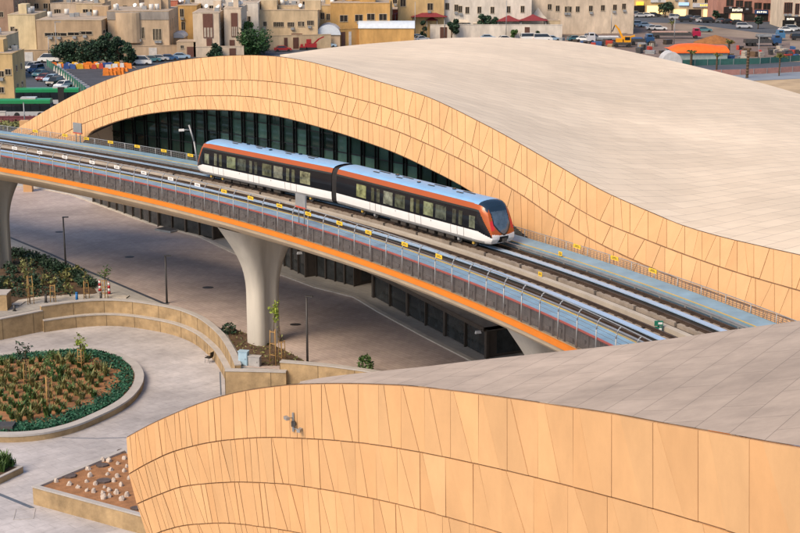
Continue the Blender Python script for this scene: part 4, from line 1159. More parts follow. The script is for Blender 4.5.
# bollards
def bollard(x, y, h, mat, label, stripe=None, zb=0.0, r=0.11):
    p = W(x, y, zb); t = thing('bollard', label, 'bollard', p)
    if stripe:
        n_s = 4
        for i in range(n_s):
            MB().bar((0, 0, h * i / n_s), (0, 0, h * (i + 1) / n_s), r * (1 - .05 * i), 12, r * (1 - .05 * (i + 1))).build('stripe', stripe[i % 2], t)
        MB().bar((0, 0, h), (0, 0, h + 0.06), r * .8, 12, r * .3).build('cap', stripe[0], t)
    else:
        MB().bar((0, 0, 0), (0, 0, h * .92), r, 12, r * .92).build('shaft', mat, t); MB().bar((0, 0, h * .921), (0, 0, h), r * 1.12, 12, r * .7).build('cap', mat, t)
    MB().bar((0, 0, -0.01), (0, 0, .04), r * 1.6, 12).build('base', dark_steel, t)
red_b = M('bollard_red', (0.42, 0.02, 0.03), 0.5); wh_b = M('bollard_white', (.7, .68, .66), .5)
bollard(100, 291, 1.05, None, 'red and white striped bollard behind the curved wall, left of the pair', (red_b, wh_b), r=.14)
bollard(109.3, 294, 1.15, None, 'red and white striped bollard behind the curved wall, right of the pair', (red_b, wh_b), r=.14)
bollard(77, 302, 0.95, M('bollard_blue', (0.01, 0.13, 0.36), .5), 'bright blue bollard on the path behind the curved wall', r=.13)
bollard(101, 300, 0.75, dark_steel, 'short dark bollard in front of the striped pair', r=.12)
bollard(46, 302.5, 0.75, dark_steel, 'short dark bollard on the path beside the sparse sapling', r=.12)
bollard(14.5, 311, 0.6, dark_steel, 'short dark bollard beside the limestone block', r=.12)

# bed at the middle pier
B2 = [(224, 327), (236, 330), (262, 340), (285, 351), (304, 361), (304, 366), (241, 366), (238, 352), (229, 338)]
b2 = [W(x, y, 0) for x, y in B2]
structure('pier_bed', MB().sheet(b2, 0.05), soil_dark)
mb = MB()
for i in range(1500):
    p = W(uni(222, 306), uni(326, 367), 0)
    if inside(p, b2) and rnd() < .5: mb.leaf((p.x, p.y, .05 + .35 * rnd() * rnd()), uni(.08, .17), uni(.4, 1.6), .6)
tag(mb.build('ground_cover', leaf_olive), 'sparse ground cover on the mulch around the middle pier', 'ground cover', kind='stuff')
sapling(274, 365, 301, 0, leaf_bright, 'bright yellow-green staked sapling in front of the middle pier', cr=.6, lo_=.68, n=200)
sapling(282, 363.5, 322, 0, leaf_olive, 'bare staked sapling right of the bright green one at the middle pier', cr=.3, n=16)
p = W(229, 334, 0); o = leafy(.9, .8, 150, .16).build('bush', leaf_dark, loc=p); tag(o, 'small dark bush at the end of the curved wall beside the middle pier', 'bush')
p = W(365, 374, 0.1); o = leafy(1.5, .75, 320, .16).build('bush', leaf_mid, loc=p); tag(o, 'round green bush behind the wall beside the front canopy roof', 'bush')
for (x, y, w, h, mt, lab) in ((243.5, 366, .75, 1.15, M('cabinet_blue', (.35, .50, .60), .45), 'pale blue utility cabinet beside the curved wall end, left of two'), (254.5, 367, .95, .8, M('cabinet_grey', (.38, .37, .36), .5), 'grey utility cabinet beside the curved wall end, right of two')):
    p = W(x, y, 0); t = thing('utility_cabinet', lab, 'cabinet', p + Vector((0, .3, 0)), -.25)
    MB().box((0, 0, h / 2), (w, .5, h)).build('cabinet_body', mt, t); MB().box((0, 0, h + .03), (w + .08, .58, .05)).build('lid', mt, t)
    MB().box((0, -.26, h * .5), (w * .86, .02, h * .84)).build('door', mt, t); MB().box((w * .3, -.28, h * .5), (.03, .03, .12)).build('handle', dark_steel, t)
# chair
p = W(209, 362.5, Z0)
t = thing('chair', 'black chair with thin metal legs standing beside the curved wall', 'chair', p, -0.5)
MB().box((0, 0, .47), (.5, .5, .07)).build('seat', plastic_black, t)
b = MB(); b.grid([[Vector((.26, y, .5)), Vector((.33, y, .75)), Vector((.36, y, 1.0))] for y in (-.25, -.1, .1, .25)], smooth=True)
b.grid([[Vector((.29, y, .5)), Vector((.36, y, .75)), Vector((.39, y, 1.0))] for y in (-.25, -.1, .1, .25)], smooth=True); b.build('backrest', plastic_black, t)
for sx in (-.22, .22):
    for sy in (-.22, .22): MB().bar((sx * 1.1, sy * 1.1, 0), (sx, sy, .45), .02, 6).build('leg', galv, t)
for sy in (-.27, .27): MB().bar((-.2, sy, .68), (.3, sy, .70), .02, 6).build('armrest', plastic_black, t)

# triangular planter
tp = [W(32.5, 486, -.72), W(126, 447.5, -.72), W(176, 480, -.72), W(150, 517.5, -.72)]
tc_ = sum(tp, Vector()) / 4
t = thing('triangular_planter', 'triangular limestone planter with red soil beside the front canopy', 'planter', (tc_.x, tc_.y, Z0))
rp = [p - Vector((tc_.x, tc_.y, 0)) for p in tp]
def ins(P, d):
    out = []; c = sum(P, Vector()) / len(P); n = len(P)
    for i in range(n):
        a, b, c2 = P[i - 1], P[i], P[(i + 1) % n]
        e1 = (b - a); e1.z = 0; e1.normalize(); e2 = (c2 - b); e2.z = 0; e2.normalize()
        n1 = Vector((-e1.y, e1.x, 0)); n2 = Vector((-e2.y, e2.x, 0))
        if n1.dot(c - b) < 0: n1 = -n1
        if n2.dot(c - b) < 0: n2 = -n2
        k = n1 + n2; k = k / max(.35, k.dot(n1)); out.append(b + k * d)
    return out
def zz(P, z): return [Vector((p.x, p.y, z)) for p in P]
ri = ins(rp, .32); HT = 1.28
MB().grid([zz(rp, 0), zz(rp, HT - .09)], closed=True, smooth=False).build('stonework', wall_stone, t, recalc=True)
ro = ins(rp, -.04)
MB().grid([zz(ro, HT - .088), zz(ro, HT), zz(ri, HT), zz(ri, HT - .3)], closed=True, smooth=False).build('coping', cope_m, t, recalc=True)
MB().sheet(zz(ri, 0), 0).build('soil', soil, t).location.z = HT - .14
ZS = Z0 + HT - .14
def rock(seed, r):
    random.seed(seed); bm = bmesh.new(); bmesh.ops.create_icosphere(bm, subdivisions=2, radius=r)
    for v in bm.verts:
        v.co *= uni(.78, 1.18); v.co.z *= 1.6
        if v.co.z < 0: v.co.z *= .3
    me = bpy.data.meshes.new('rock'); bm.to_mesh(me); bm.free(); me.materials.append(rock_m); return me
rks = [rock(i, .175) for i in range(5)]; random.seed(11)
ROCKS = [(435, 240), (443, 275), (498, 230), (472, 250), (355, 272), (361, 300), (430, 293), (497, 280), (470, 302), (455, 320), (347, 322), (382, 332), (485, 337), (278, 333), (312, 345), (348, 358), (375, 363), (418, 345), (438, 357), (465, 368), (412, 368), (415, 388), (438, 382), (487, 393), (508, 378), (508, 262), (224, 322), (410, 238), (350, 272), (515, 310)]
for (x, y) in ROCKS:
    p = W(x / 4, 400 + y / 4 + 1.5, ZS); o = bpy.data.objects.new('rock', random.choice(rks)); o.location = p - Vector((0, 0, .03)); o.rotation_euler.z = uni(0, 6); k = uni(.75, 1.2); o.scale = (k, k, k * uni(.9, 1.3)); link(o)
    tag(o, 'small pale upright stone set in the red soil of the triangular planter', 'rock', 'pale stones in the triangular planter')
for (x, y, sx, lab) in ((497, 207, 1.1, 'dark flat slab at the top corner of the triangular planter'), (408, 263, 1.0, 'dark square slab in the middle of the triangular planter'), (278, 306, 1.1, 'dark round slab at the left of the triangular planter'), (415, 326, 1.1, 'dark flat slab among the stones low in the triangular planter'), (545, 436, .8, 'dark slab in the right corner of the triangular planter')):
    p = W(x / 4, 400 + y / 4, ZS); mb = MB().prism([((sx * .45) * math.cos(i * PI / 5) * uni(.85, 1.1), sx * .36 * math.sin(i * PI / 5) * uni(.85, 1.1)) for i in range(10)], 0, .12)
    tag(mb.build('stone_slab', slab_m, loc=p), lab, 'stone slab', 'dark slabs in the triangular planter')
# left grass planter
gp = [W(-40, 487, -1.55), W(-40, 455, -1.55), W(10, 462, -1.55), W(23, 466, -1.55)]
gp = [W(-60, 500, -1.5), W(-60, 470, -1.5), W(6, 462.5, -1.5), W(23, 466, -1.5), W(0, 477, -1.5)]
gc_ = sum(gp, Vector()) / 5
t = thing('grass_planter', 'low limestone planter with tall grass at the left edge', 'planter', (gc_.x, gc_.y, Z0))
rp = [p - Vector((gc_.x, gc_.y, 0)) for p in gp]; ri = ins(rp, .22)
MB().grid([zz(rp, 0), zz(rp, .44)], closed=True, smooth=False).build('stonework', wall_stone, t, recalc=True)
MB().grid([zz(ins(rp, -.03), .442), zz(ins(rp, -.03), .5), zz(ri, .5), zz(ri, .3)], closed=True, smooth=False).build('coping', cope_m, t, recalc=True)
MB().sheet(zz(ri, 0), 0).build('soil', soil_dark, t).location.z = .42
for (x, y, k) in ((4, 467, 1.3), (-6, 468, 1.2), (0, 471, 1.0), (11, 465.5, .6), (-14, 473, 1.2)):
    p = W(x, y, Z0 + .42); o = spiky(leaf_mid, 1.0 * k, 70, 1.0, .4).build('grass_clump', leaf_mid, loc=p)
    tag(o, 'tall green grass clump in the planter at the left edge', 'grass clump', 'grass clumps in the left planter')
strip('paving_band', [(-30, 484), (0, 494.5), (33, 508)], .28, .012, M('dark_blue_band', (.10, .12, .15), .6), Z0)
strip('paving_band', [(62, 437.5), (95, 438.5), (126, 437.5)], .10, .012, MATS['dark_blue_band'], Z0)
strip('paving_band', [(220, 372), (221, 395)], .10, .012, MATS['dark_blue_band'], Z0)
p = W(24.5, 514, Z0)
mb = MB()
for sx in (-1, 1): mb.box((sx * .62, 0, .012), (.05, 1.7, .024)); mb.box((0, sx * .85, .012), (1.24, .05, .024))
tag(mb.build('access_cover', cope_m, loc=p, rz=.15), 'square paving access cover outlined in the lower left paving', 'hatch')

# ------------------------------------------------------------------ city beyond the station
structure('parking_road', MB().sheet(poly([(-60, 64), (10, 58), (58, 57), (66, 70), (92, 92), (118, 112), (60, 132), (-90, 134), (-120, 100)], 0), .02), asphalt)
structure('car_park', MB().sheet(poly([(62, 70), (130, 66), (150, 75), (118, 100), (96, 92)], 0), .03), asphalt_dark)
structure('side_street', MB().sheet(poly([(130, 62), (215, 52), (330, 49), (330, 53), (215, 62), (140, 72)], 0), .025), asphalt)
structure('main_street', MB().sheet(poly([(632, 12), (660, 11.5), (740, 19), (850, 27), (850, 37), (760, 33), (690, 24), (632, 22)], 0), .02), asphalt)
structure('frontage_road', MB().sheet(poly([(640, 58), (720, 62), (850, 62), (850, 70), (720, 72), (640, 68)], 0), .02), asphalt)
structure('service_road', MB().sheet(poly([(690, 76), (850, 70), (850, 77), (720, 82)], 0), .025), M('pale_asphalt', (.20, .23, .27), .85, var=.15, scale=.2))
structure('sandy_lot', MB().sheet(poly([(700, 84), (860, 76), (860, 125), (760, 118)], 0), .03), sand_m)
structure('building_site', MB().sheet(poly([(560, 40), (640, 26), (700, 34), (790, 42), (790, 60), (700, 58), (560, 56)], 0), .015), M('pinkish_site_earth', (.17, .125, .105), .95, var=.3, scale=.15))

WIN = {}
def win_mesh(w, h, fr):
    k = (round(w, 2), round(h, 2), fr.name)
    if k not in WIN:
        f = MB(); t = .1
        f.box((0, -.03, h / 2 + t / 2), (w + 2 * t, .10, t)).box((0, -.05, -h / 2 - t / 2), (w + 2.6 * t, .16, t))
        f.box((-w / 2 - t / 2, -.03, 0), (t, .10, h)).box((w / 2 + t / 2, -.03, 0), (t, .10, h)).box((0, -.015, 0), (.06, .03, h - .01))
        a = f.mesh('window'); a.materials.append(fr)
        g = MB().box((0, -.006, 0), (w, .02, h)).mesh('pane'); g.materials.append(win_dark)
        WIN[k] = (a, g)
    return WIN[k]
def add_win(root, x, z, w, h, fr, side=0, y=0.0):
    a, g = win_mesh(w, h, fr)
    o = bpy.data.objects.new('window', a); link(o, root)
    o.location = (x, y - .004, z) if side == 0 else (x, y, z)
    if side: o.rotation_euler.z = PI / 2 * side
    p = bpy.data.objects.new('pane', g); link(p, o)
frame_pale = M('window_frame_pale', (.46, .38, .27), .8)
frame_brown = M('window_frame_brown', (.12, .05, .035), .7)
roofdust = M('dusty_flat_roof', (.36, .29, .22), .95, var=.25, scale=.3)
tank_m = M('white_tank', (.62, .60, .56), .6)
def building(label, x0, x1, yt, yb, mat, depth=12, yaw=0.0, grid=None, wins=None, ws=(1.1, 1.3), fr=None, side_wins=True, parapet=.9, clutter=5, trim=None, cat='building', name='flat_roofed_building', door=None, group=None):
    """px box of the street face -> a real block standing on the ground"""
    xm = (x0 + x1) / 2; p = W(xm, yb, 0); k = scale_at(p); w = (x1 - x0) / k; h = zat(yt, p.y)
    r = thing(name, label, cat, p, yaw, group); fr = fr or frame_pale
    pt = .25
    b = MB().box((0, depth / 2, (h - parapet) / 2), (w, depth, h - parapet)); b.build('wall', mat, r)
    pm = MB()
    for (c, d) in (((0, pt / 2, h - parapet / 2), (w, pt, parapet)), ((0, depth - pt / 2, h - parapet / 2), (w, pt, parapet)), ((-w / 2 + pt / 2, depth / 2, h - parapet / 2), (pt, depth - 2 * pt, parapet)), ((w / 2 - pt / 2, depth / 2, h - parapet / 2), (pt, depth - 2 * pt, parapet))): pm.box(c, d)
    pm.build('parapet', mat, r)
    MB().box((0, depth / 2, h + .05), (w + .16, depth + .16, .1)).build('coping', trim or mat, r)
    # hollow look of the roof: pale floor inside the parapet, slightly below its top
    MB().box((0, depth / 2, h + .115), (w - .5, depth - .5, .02)).build('roof', roofdust, r)
    lst = []
    if grid:
        nc, nr, z0, dz = grid
        for i in range(nc):
            for j in range(nr): lst.append(((i + .5) / nc * w - w / 2, z0 + dz * j))
    for (a, c) in (wins or []):
        lst.append(((a - xm) / k, zat(c, p.y)))
    for (a, c) in lst:
        if .9 < c < h - .8 and abs(a) < w / 2 - ws[0] * .6: add_win(r, a, c, ws[0], ws[1], fr)
    if side_wins and depth > 5:
        for s_ in (1, -1):
            if (s_ == 1) == (xm < 400):
                for yy in np.arange(2.5, depth - 1.5, 3.6):
                    for zc in ([z0 + dz * j for j in range(nr)] if grid else [h * .3, h * .68]):
                        if .9 < zc < h - 1: add_win(r, s_ * (w / 2 + .004), zc, ws[0], ws[1], fr, s_, yy)
    for (a, c) in lst:
        if rnd() < .4 and c > 2.4 and abs(a) < w / 2 - 1: MB().box((a + uni(-.3, .3), -.28, c - ws[1] / 2 - .45), (.85, .5, .55)).build('cooling_unit', galv, r)
    if h > 7: MB().bar((w * uni(-.4, .4), -.08, .2), (w * uni(-.4, .4) * 0 + w * .44, -.08, .2), .05, 5).build('pipe_run', mat, r)
    if door:
        for (a, dw, dh) in door:
            MB().box(((a - xm) / k, -.04, dh / 2 + .01), (dw, .1, dh)).build('door', frame_brown, r)
    for i in range(clutter * 2):
        c = rnd(); xx, yy = uni(-.42, .42) * w, uni(.15, .85) * depth
        if c < .3: MB().bar((xx, yy, h + .13), (xx, yy, h + 1.5), .55, 12).build('water_tank', tank_m, r)
        elif c < .5: MB().box((xx, yy, h + 1.25), (min(4, w * .3), min(4, depth * .35), 2.3)).build('roof_hut', mat, r)
        elif c < .85: MB().box((xx, yy, h + .55), (1.1, .8, .85)).build('cooling_unit', galv, r)
        else:
            MB().bar((xx, yy, h + .1), (xx, yy, h + 1.1), .04, 5).bar((xx, yy - .02, h + 1.0), (xx - .1, yy - .25, h + 1.12), .55, 12, .5).build('satellite_dish', white_plate, r)
    return r
cream = plaster('cream_plaster', (.52, .40, .25)); tan = plaster('tan_plaster', (.40, .285, .175)); beige = plaster('beige_plaster', (.45, .335, .22))
yellow = plaster('ochre_plaster', (.49, .29, .10)); gold = plaster('gold_plaster', (.52, .365, .175)); white_p = plaster('white_plaster', (.62, .56, .48))
pink = plaster('pink_plaster', (.40, .20, .15)); redp = plaster('red_plaster', (.42, .14, .085)); brown = plaster('brown_plaster', (.30, .20, .14)); pale = plaster('pale_plaster', (.55, .45, .34)); lemon = plaster('lemon_plaster', (.56, .46, .28)); grey_p = plaster('grey_plaster', (.27, .24, .21))
def wall(label, x0, x1, yt, yb, mat, yb1=None, th=.35, gate=None):
    a = W(x0, yb, 0); b = W(x1, yb if yb1 is None else yb1, 0); d = b - a; L_ = d.length; h = zat(yt, a.y)
    r = thing('boundary_wall', label, 'wall', a, math.atan2(d.y, d.x))
    MB().box((L_ / 2, th / 2, h / 2), (L_, th, h)).build('masonry', mat, r)
    MB().box((L_ / 2, th / 2, h + .06), (L_ + .1, th + .14, .12)).build('coping', mat, r)
    for (gx0, gx1, col) in (gate or []):
        u0 = (gx0 - x0) / (x1 - x0) * L_; u1 = (gx1 - x0) / (x1 - x0) * L_
        MB().box(((u0 + u1) / 2, -.03, h * .42), (u1 - u0, .1, h * .84)).build('gate', col, r)
    return r
gate_w = M('white_gate', (.6, .57, .52), .6); gate_b = M('brown_gate', (.10, .045, .03), .6)
# --- left
building('tall yellow-tan block at the left edge beside the parked cars', -14, 15, 54, 103, gold, 9, 0, wins=[(3, 74), (10, 72), (12, 89), (2, 90)], ws=(1.0, 1.0), clutter=2)
building('stepped tan upper block behind the yellow-tan one at the left edge', -22, 9, 36, 80, cream, 10, 0, grid=(2, 2, 3, 3.2), clutter=2)
building('lemon-yellow cube house behind the left car park', 10, 37, 15, 54, lemon, 12, .0, wins=[(14, 29), (17, 31)], ws=(.9, 1.0), clutter=2)
building('large two storey tan block with small slit windows behind the dark trees', 38, 103, 20.5, 58, tan, 22, 0, wins=[(52.5, 34.5), (61.5, 34.5), (75.5, 34), (87, 33), (95.5, 33)], ws=(3.0, .7), clutter=4, trim=cream)
wall('long low tan wall with a pale gate at the head of the left car park', 19, 112, 50.5, 61.5, tan, 60, gate=[(25, 33, gate_w)])
building('brown block at the top left corner', -25, 16, -14, 46, brown, 18, 0, wins=[(3, 14.5)], clutter=0)
building('wide dusty brown block in the top left behind the tan block', 16, 52, -16, 40, tan, 18, 0, grid=(4, 2, 5, 4), clutter=0)
building('pale block with dark windows above the tan roof at the top left', 51, 80, 3.5, 40, pale, 15, 0, wins=[(58, 12), (60, 12)], clutter=4)
building('cream block with roof huts behind the tan block', 78, 104, 4, 42, cream, 12, 0, wins=[(80, 11), (87, 11), (94, 11)], ws=(1.3, .8), clutter=5)
building('tan block with a grey band under its roof and triple slit windows', 109, 170, 11.5, 56, beige, 16, 0, wins=[(127, 33), (130, 33), (141, 33), (144, 33), (155, 34.5), (158, 34.5), (161, 34.5)], ws=(.55, 2.6), clutter=7)
p = W(141, 56, 0); k = scale_at(p); t = [o for o in COL.objects if o.get('label', '').startswith('tan block with a grey')][0]
w_ = 61 / k; hb = zat(11.5, p.y); MB().box((0, -.05, hb - 1.0), (w_ + .1, .12, 1.9)).build('grey_band', grey_p, t)
MB().prism([(-1.6 + -.8 + 3.0 * math.cos(PI + PI * i / 8), .0 + 1.3 * math.sin(PI + PI * i / 8)) for i in range(9)], 3.2, hb - .3).build('rounded_bay', beige, t)
wall('tan wall with a white gate in front of the slit windowed block', 131, 178, 46.5, 57, beige, 56, gate=[(149, 157, gate_w)])
building('brick-red block squeezed between tan and yellow houses', 162, 179, 1, 46, redp, 12, 0, grid=(2, 3, 3, 3.2), ws=(.9, 1.1), clutter=2)
building('narrow bright yellow house left of the red-windowed villas', 177, 198, 6, 47, yellow, 12, 0, wins=[(183, 13), (184, 26)], ws=(.9, 2.0), clutter=2)
building('small tan gatehouse with a low roof beside the yellow house', 177, 196, 42, 57, beige, 6, 0, wins=[(182.5, 47)], ws=(.7, .7), clutter=0, door=[(190.5, 1.6, 2.4)])
def villa(x0, x1, yt, yb, label, panels, mat=pale):
    r = building(label, x0, x1, yt, yb, mat, 14, 0, clutter=3, side_wins=True)
    p = W((x0 + x1) / 2, yb, 0); k = scale_at(p); xm = (x0 + x1) / 2
    for (a, b, c, d) in panels:
        z1, z0 = zat(c, p.y), zat(d, p.y); x_ = ((a + b) / 2 - xm) / k; w = (b - a) / k
        f = MB(); f.box((x_, -.06, (z0 + z1) / 2), (w, .12, z1 - z0)); fo = f.build('tall_window', frame_brown, r)
        g = MB(); zm = z0 + (z1 - z0) * .55
        for i in (-1, 0, 1): g.box((x_ + i * w * .31, -.13, (z0 + zm - .5) / 2), (w * .2, .03, max(.3, zm - z0 - .9)))
        g.build('pane', M('frosted_pane', (.40, .34, .27), .3), fo)
    return r
villa(194, 220, 13, 57, 'beige villa with a tall dark red triple window, left of a matching villa', [(204, 214, 13.8, 38), (207, 212.5, 38.5, 52)])
villa(225, 242, 8.5, 56, 'beige villa with a tall dark red double window, right of a matching villa', [(232, 238.5, 13, 37), (230, 235, 40, 52)])
wall('low pale wall in front of the two red-windowed villas', 196, 244, 47, 57.5, pale, 57, gate=[(229.5, 236, gate_b)])
building('white narrow house behind the big green tree', 240, 259, 3, 49, white_p, 12, 0, wins=[(246, 7.5), (249, 19), (246, 20)], ws=(1, 1.2), clutter=1)
building('grey-white block behind the villas in the back row', 196, 262, -9, 44, white_p, 12, 0, grid=(6, 4, 3, 3.1), clutter=5)
r = building('cream three storey house with rows of arched dark windows right of the big tree', 258, 318, 10.5, 48, cream, 14, 0, wins=[(265.5, 24), (275.5, 24.5), (279, 24.5), (282.5, 24.5), (289.5, 24.7), (293, 24.7), (300, 24), (303, 24), (309, 23), (312.5, 23)], ws=(.75, 1.15), clutter=5, door=[(285.5, 1.7, 3.2), (297, 2.8, 3.6)])
building('yellow roof storey on top of the cream house', 256, 279, 1, 46, gold, 8, 0, wins=[(256, 9), (262, 9), (283, 8)], clutter=4)
building('cream corner tower of the three storey house', 279, 300, 6, 46.8, cream, 8, 0, wins=[(283, 7.5)], clutter=2)
wall('cream yard wall with dark doors in front of the cream house', 268, 331, 36, 49.5, cream, 48, gate=[(284, 287.5, gate_b), (293, 298.5, gate_b)])
building('ochre apartment block with square dark windows', 331, 390, 3.5, 45, yellow, 16, 0, wins=[(322, 16), (329, 17.5), (344, 18.5), (359, 18), (371, 17), (383, 17.2)], ws=(1.9, 1.6), clutter=6)
building('upper weathered cream storey above the ochre block', 345, 392, -9, 41, gold, 12, 0, grid=(4, 3, 3.5, 4), clutter=5)
building('gold block with a projecting terrace left of the ochre block', 316, 346, 6, 44, gold, 14, 0, wins=[(319, 15), (323, 16), (328.5, 17)], ws=(.9, 1.6), clutter=3)
def vault(label, x0, x1, yt, ye, yb, mat, wm, along, depth=10, group=None):
    p = W((x0 + x1) / 2, yb, 0); k = scale_at(p); w = (x1 - x0) / k; h = zat(yt, p.y); he = zat(ye, p.y)
    r = thing('vaulted_shed', label, 'shed', p, 0)
    MB().box((0, depth / 2, he / 2), (w, depth, he)).build('wall', wm, r)
    rows = []
    for i in range(13):
        a = PI * i / 12
        if along: rows.append([Vector((-w / 2 - .2, depth / 2 - math.cos(a) * (depth / 2 + .2), he + .02 + (h - he) * math.sin(a))), Vector((w / 2 + .2, depth / 2 - math.cos(a) * (depth / 2 + .2), he + .02 + (h - he) * math.sin(a)))])
        else: rows.append([Vector((-math.cos(a) * (w / 2 + .2), -.3, he + .02 + (h - he) * math.sin(a))), Vector((-math.cos(a) * (w / 2 + .2), depth, he + .02 + (h - he) * math.sin(a)))])
    m = MB().grid(rows, smooth=True); m.face([q[0] for q in rows]); m.face([q[1] for q in rows][::-1]); m.build('roof', mat, r, recalc=True)
    return r
sheet_w = M('white_sheet_roof', (.56, .62, .68), .4, var=.1); 
vault('pale vaulted shed roof between the cream house and the ochre wall', 317, 340, 25, 35, 47.5, sheet_w, beige, False, 9)
vault('white vaulted roof on the long ochre shed', 359, 414, 22, 28.5, 46.3, sheet_w, yellow, True, 7)
vault('small curved white canopy beside the red block', 171, 184, 33, 38, 53, sheet_w, beige, False, 7)
wall('long ochre wall with white doors behind the canopy roof', 337, 414, 29.5, 47, yellow, 43, gate=[(341, 345, gate_b), (348.5, 351, gate_w), (373, 376, gate_w)])
building('low brown-red roofed house beyond the white vaulted roof', 388, 422, 10, 36, M('dark_red_roof', (.20, .06, .05), .7), 10, 0, clutter=1)
building('ochre block with a dark window above the maroon parasol', 398, 444, -9, 38, gold, 14, 0, wins=[(403, 3), (430, 6.8)], ws=(1.4, 1.8), clutter=3)
building('white house with arched dark windows right of the ochre block', 443, 531, -4, 37.5, white_p, 16, 0, wins=[(447, 6.5), (456, 8), (460, 9.3), (467, 10.3), (479, 10), (492, 10.2), (508, 9.6), (522, 9.3)], ws=(.95, 1.7), clutter=3)
building('wide beige block with paired small windows behind the canopy roof', 530, 633, -8, 34, pale, 20, 0, wins=[(549, 7), (557, 8.5), (566, 9.4), (569, 9.4), (577, 9.2), (590, 8.6), (602, 8), (614, 7.5), (623, 6.5)], ws=(1.0, 1.5), clutter=3)
wall('long white yard wall behind the canopy roof', 430, 562, 25, 38.5, white_p, 38.5, gate=[(440, 447, gate_b), (524.5, 529.5, gate_b)])
wall('cream yard wall below the wide beige block', 560, 634, 18.5, 33, cream, 30)
building('cream gate lodge between white wall and beige block', 547, 560, 21, 37.5, cream, 5, 0, clutter=0, side_wins=False)
# parasol roofs and tents
def pyramid(label, x0, x1, yt, ye, yb, mat, name, cat, group=None):
    p = W((x0 + x1) / 2, yb, 0); k = scale_at(p); w = (x1 - x0) / k / 2; h = zat(yt, p.y); he = zat(ye, p.y)
    r = thing(name, label, cat, p + Vector((0, 3, 0)), 0, group)
    m = MB(); d = w * .75
    ring = [(-w, -d), (0, -d * 1.05), (w, -d), (w * 1.03, 0), (w, d), (0, d * 1.05), (-w, d), (-w * 1.03, 0)]
    rows = []
    for t in (0, .3, .6, .85, 1):
        e = t ** .8; rows.append([Vector((a * (1 - e), b * (1 - e), he + (h - he) * t)) for a, b in ring])
    m.grid(rows, smooth=False, closed=True); m.face([(a, b, he - .02) for a, b in ring]); m.build('canopy', mat, r, recalc=True)
    for a in (-.85, .85):
        for b in (-.85, .85): MB().bar((a * w, b * d, 0), (a * w, b * d, he), .09, 6).build('post', galv, r)
maroon = M('maroon_fabric', (.19, .025, .03), .8, var=.15); white_f = M('cream_fabric', (.56, .48, .38), .8)
pyramid('large maroon pyramid awning left of the white house', 411, 447, 10, 17, 38.5, maroon, 'parking_awning', 'awning', 'maroon awnings over the yards')
pyramid('small maroon awning below the large maroon one', 426, 438, 17.5, 21, 39, maroon, 'parking_awning', 'awning', 'maroon awnings over the yards')
pyramid('maroon pyramid awning in front of the white house, left of a pair', 496, 522, 16, 21.5, 38.5, maroon, 'parking_awning', 'awning', 'maroon awnings over the yards')
pyramid('maroon pyramid awning in front of the white house, right of a pair', 519, 548, 15, 21, 38.5, maroon, 'parking_awning', 'awning', 'maroon awnings over the yards')
pyramid('dark red flat awning at the edge of the white vaulted shed', 394, 412, 11, 15, 38, maroon, 'parking_awning', 'awning', 'maroon awnings over the yards')
pyramid('pale pointed tent left of the small trees by the white house', 450, 470, 11, 23, 38, white_f, 'tent', 'tent', 'pale tents in the yards')
pyramid('low pale tent in front of the white house', 473, 492, 19.5, 24, 38, white_f, 'tent', 'tent', 'pale tents in the yards')
pyramid('pale pointed tent right of the maroon pair', 530, 547, 8, 19, 37, white_f, 'tent', 'tent', 'pale tents in the yards')
# --- right, shops along the street
def shop(label, x0, x1, yt, yb, mat, ysign, signs, lit, grid, ws=(1.3, 1.5), fr=None, dark=True):
    r = building(label, x0, x1, yt, yb, mat, 14, 0, clutter=0, grid=None, wins=grid, ws=ws, fr=fr, side_wins=False)
    xm = (x0 + x1) / 2; p = W(xm, yb, 0); k = scale_at(p); w = (x1 - x0) / k; zs = zat(ysign, p.y)
    n = max(3, int(w / 4))
    for i in range(n):
        xx = -w / 2 + (i + .5) * w / n
        on = i in lit
        MB().box((xx, -.05, (zs - .9) / 2 + .05), (w / n * .84, .12, zs - 1.0)).build('shop_front', shop_lit if on else win_dark, r)
    for (a, b, c, d, mt, letters) in signs:
        z1, z0 = zat(c, p.y), zat(d, p.y); x_ = ((a + b) / 2 - xm) / k; ww = (b - a) / k
        so = MB().box((x_, -.25, (z0 + z1) / 2), (ww, .4, z1 - z0)).build('shop_sign', mt, r)
        if letters:
            lm, n_l, fx0, fx1 = letters; g = MB(); tot = ww * (fx1 - fx0); lw = tot / n_l; hh = (z1 - z0) * .42
            for i in range(n_l):
                cx_ = x_ - ww / 2 + ww * fx0 + (i + .5) * lw; kk = i % 3
                g.box((cx_, -.47, (z0 + z1) / 2), (lw * .22, .04, hh))
                if kk != 1: g.box((cx_ + lw * .2, -.47, (z0 + z1) / 2 + hh * .34), (lw * .5, .041, hh * .26))
                if kk != 2: g.box((cx_ + lw * .2, -.47, (z0 + z1) / 2 - hh * .34), (lw * .5, .041, hh * .26))
                g.box((cx_ + lw * .38, -.47, (z0 + z1) / 2), (lw * .16, .039, hh * .7))
            g.build('lettering', lm, so)
    return r
dark_sign = M('dark_shop_sign', (.018, .012, .010), .5); pale_sign = M('pale_shop_sign', (.5, .52, .55), .5); blue_sign = M('navy_shop_sign', (.02, .05, .14), .5)
shop('cream shop block with a lit yellow corner left of the street trees', 632, 673, -14, 14.5, gold, 3, [(636, 643, 2, 5, sign_yellow, None), (650, 668, -1, 2.5, pale_sign, None)], (1, 2), [(645, -3), (658, -3)])
shop('long cream shop block with a blue and a yellow lit sign', 672, 717, -16, 17.5, cream, 6.5, [(678, 688, 2.5, 5.5, sign_blue, None), (692, 714, 3.2, 7.2, pale_sign, (sign_yellow, 6, .3, .85))], (0, 2, 4), [(676, -4), (685, -4), (694, 0), (706, 1)])
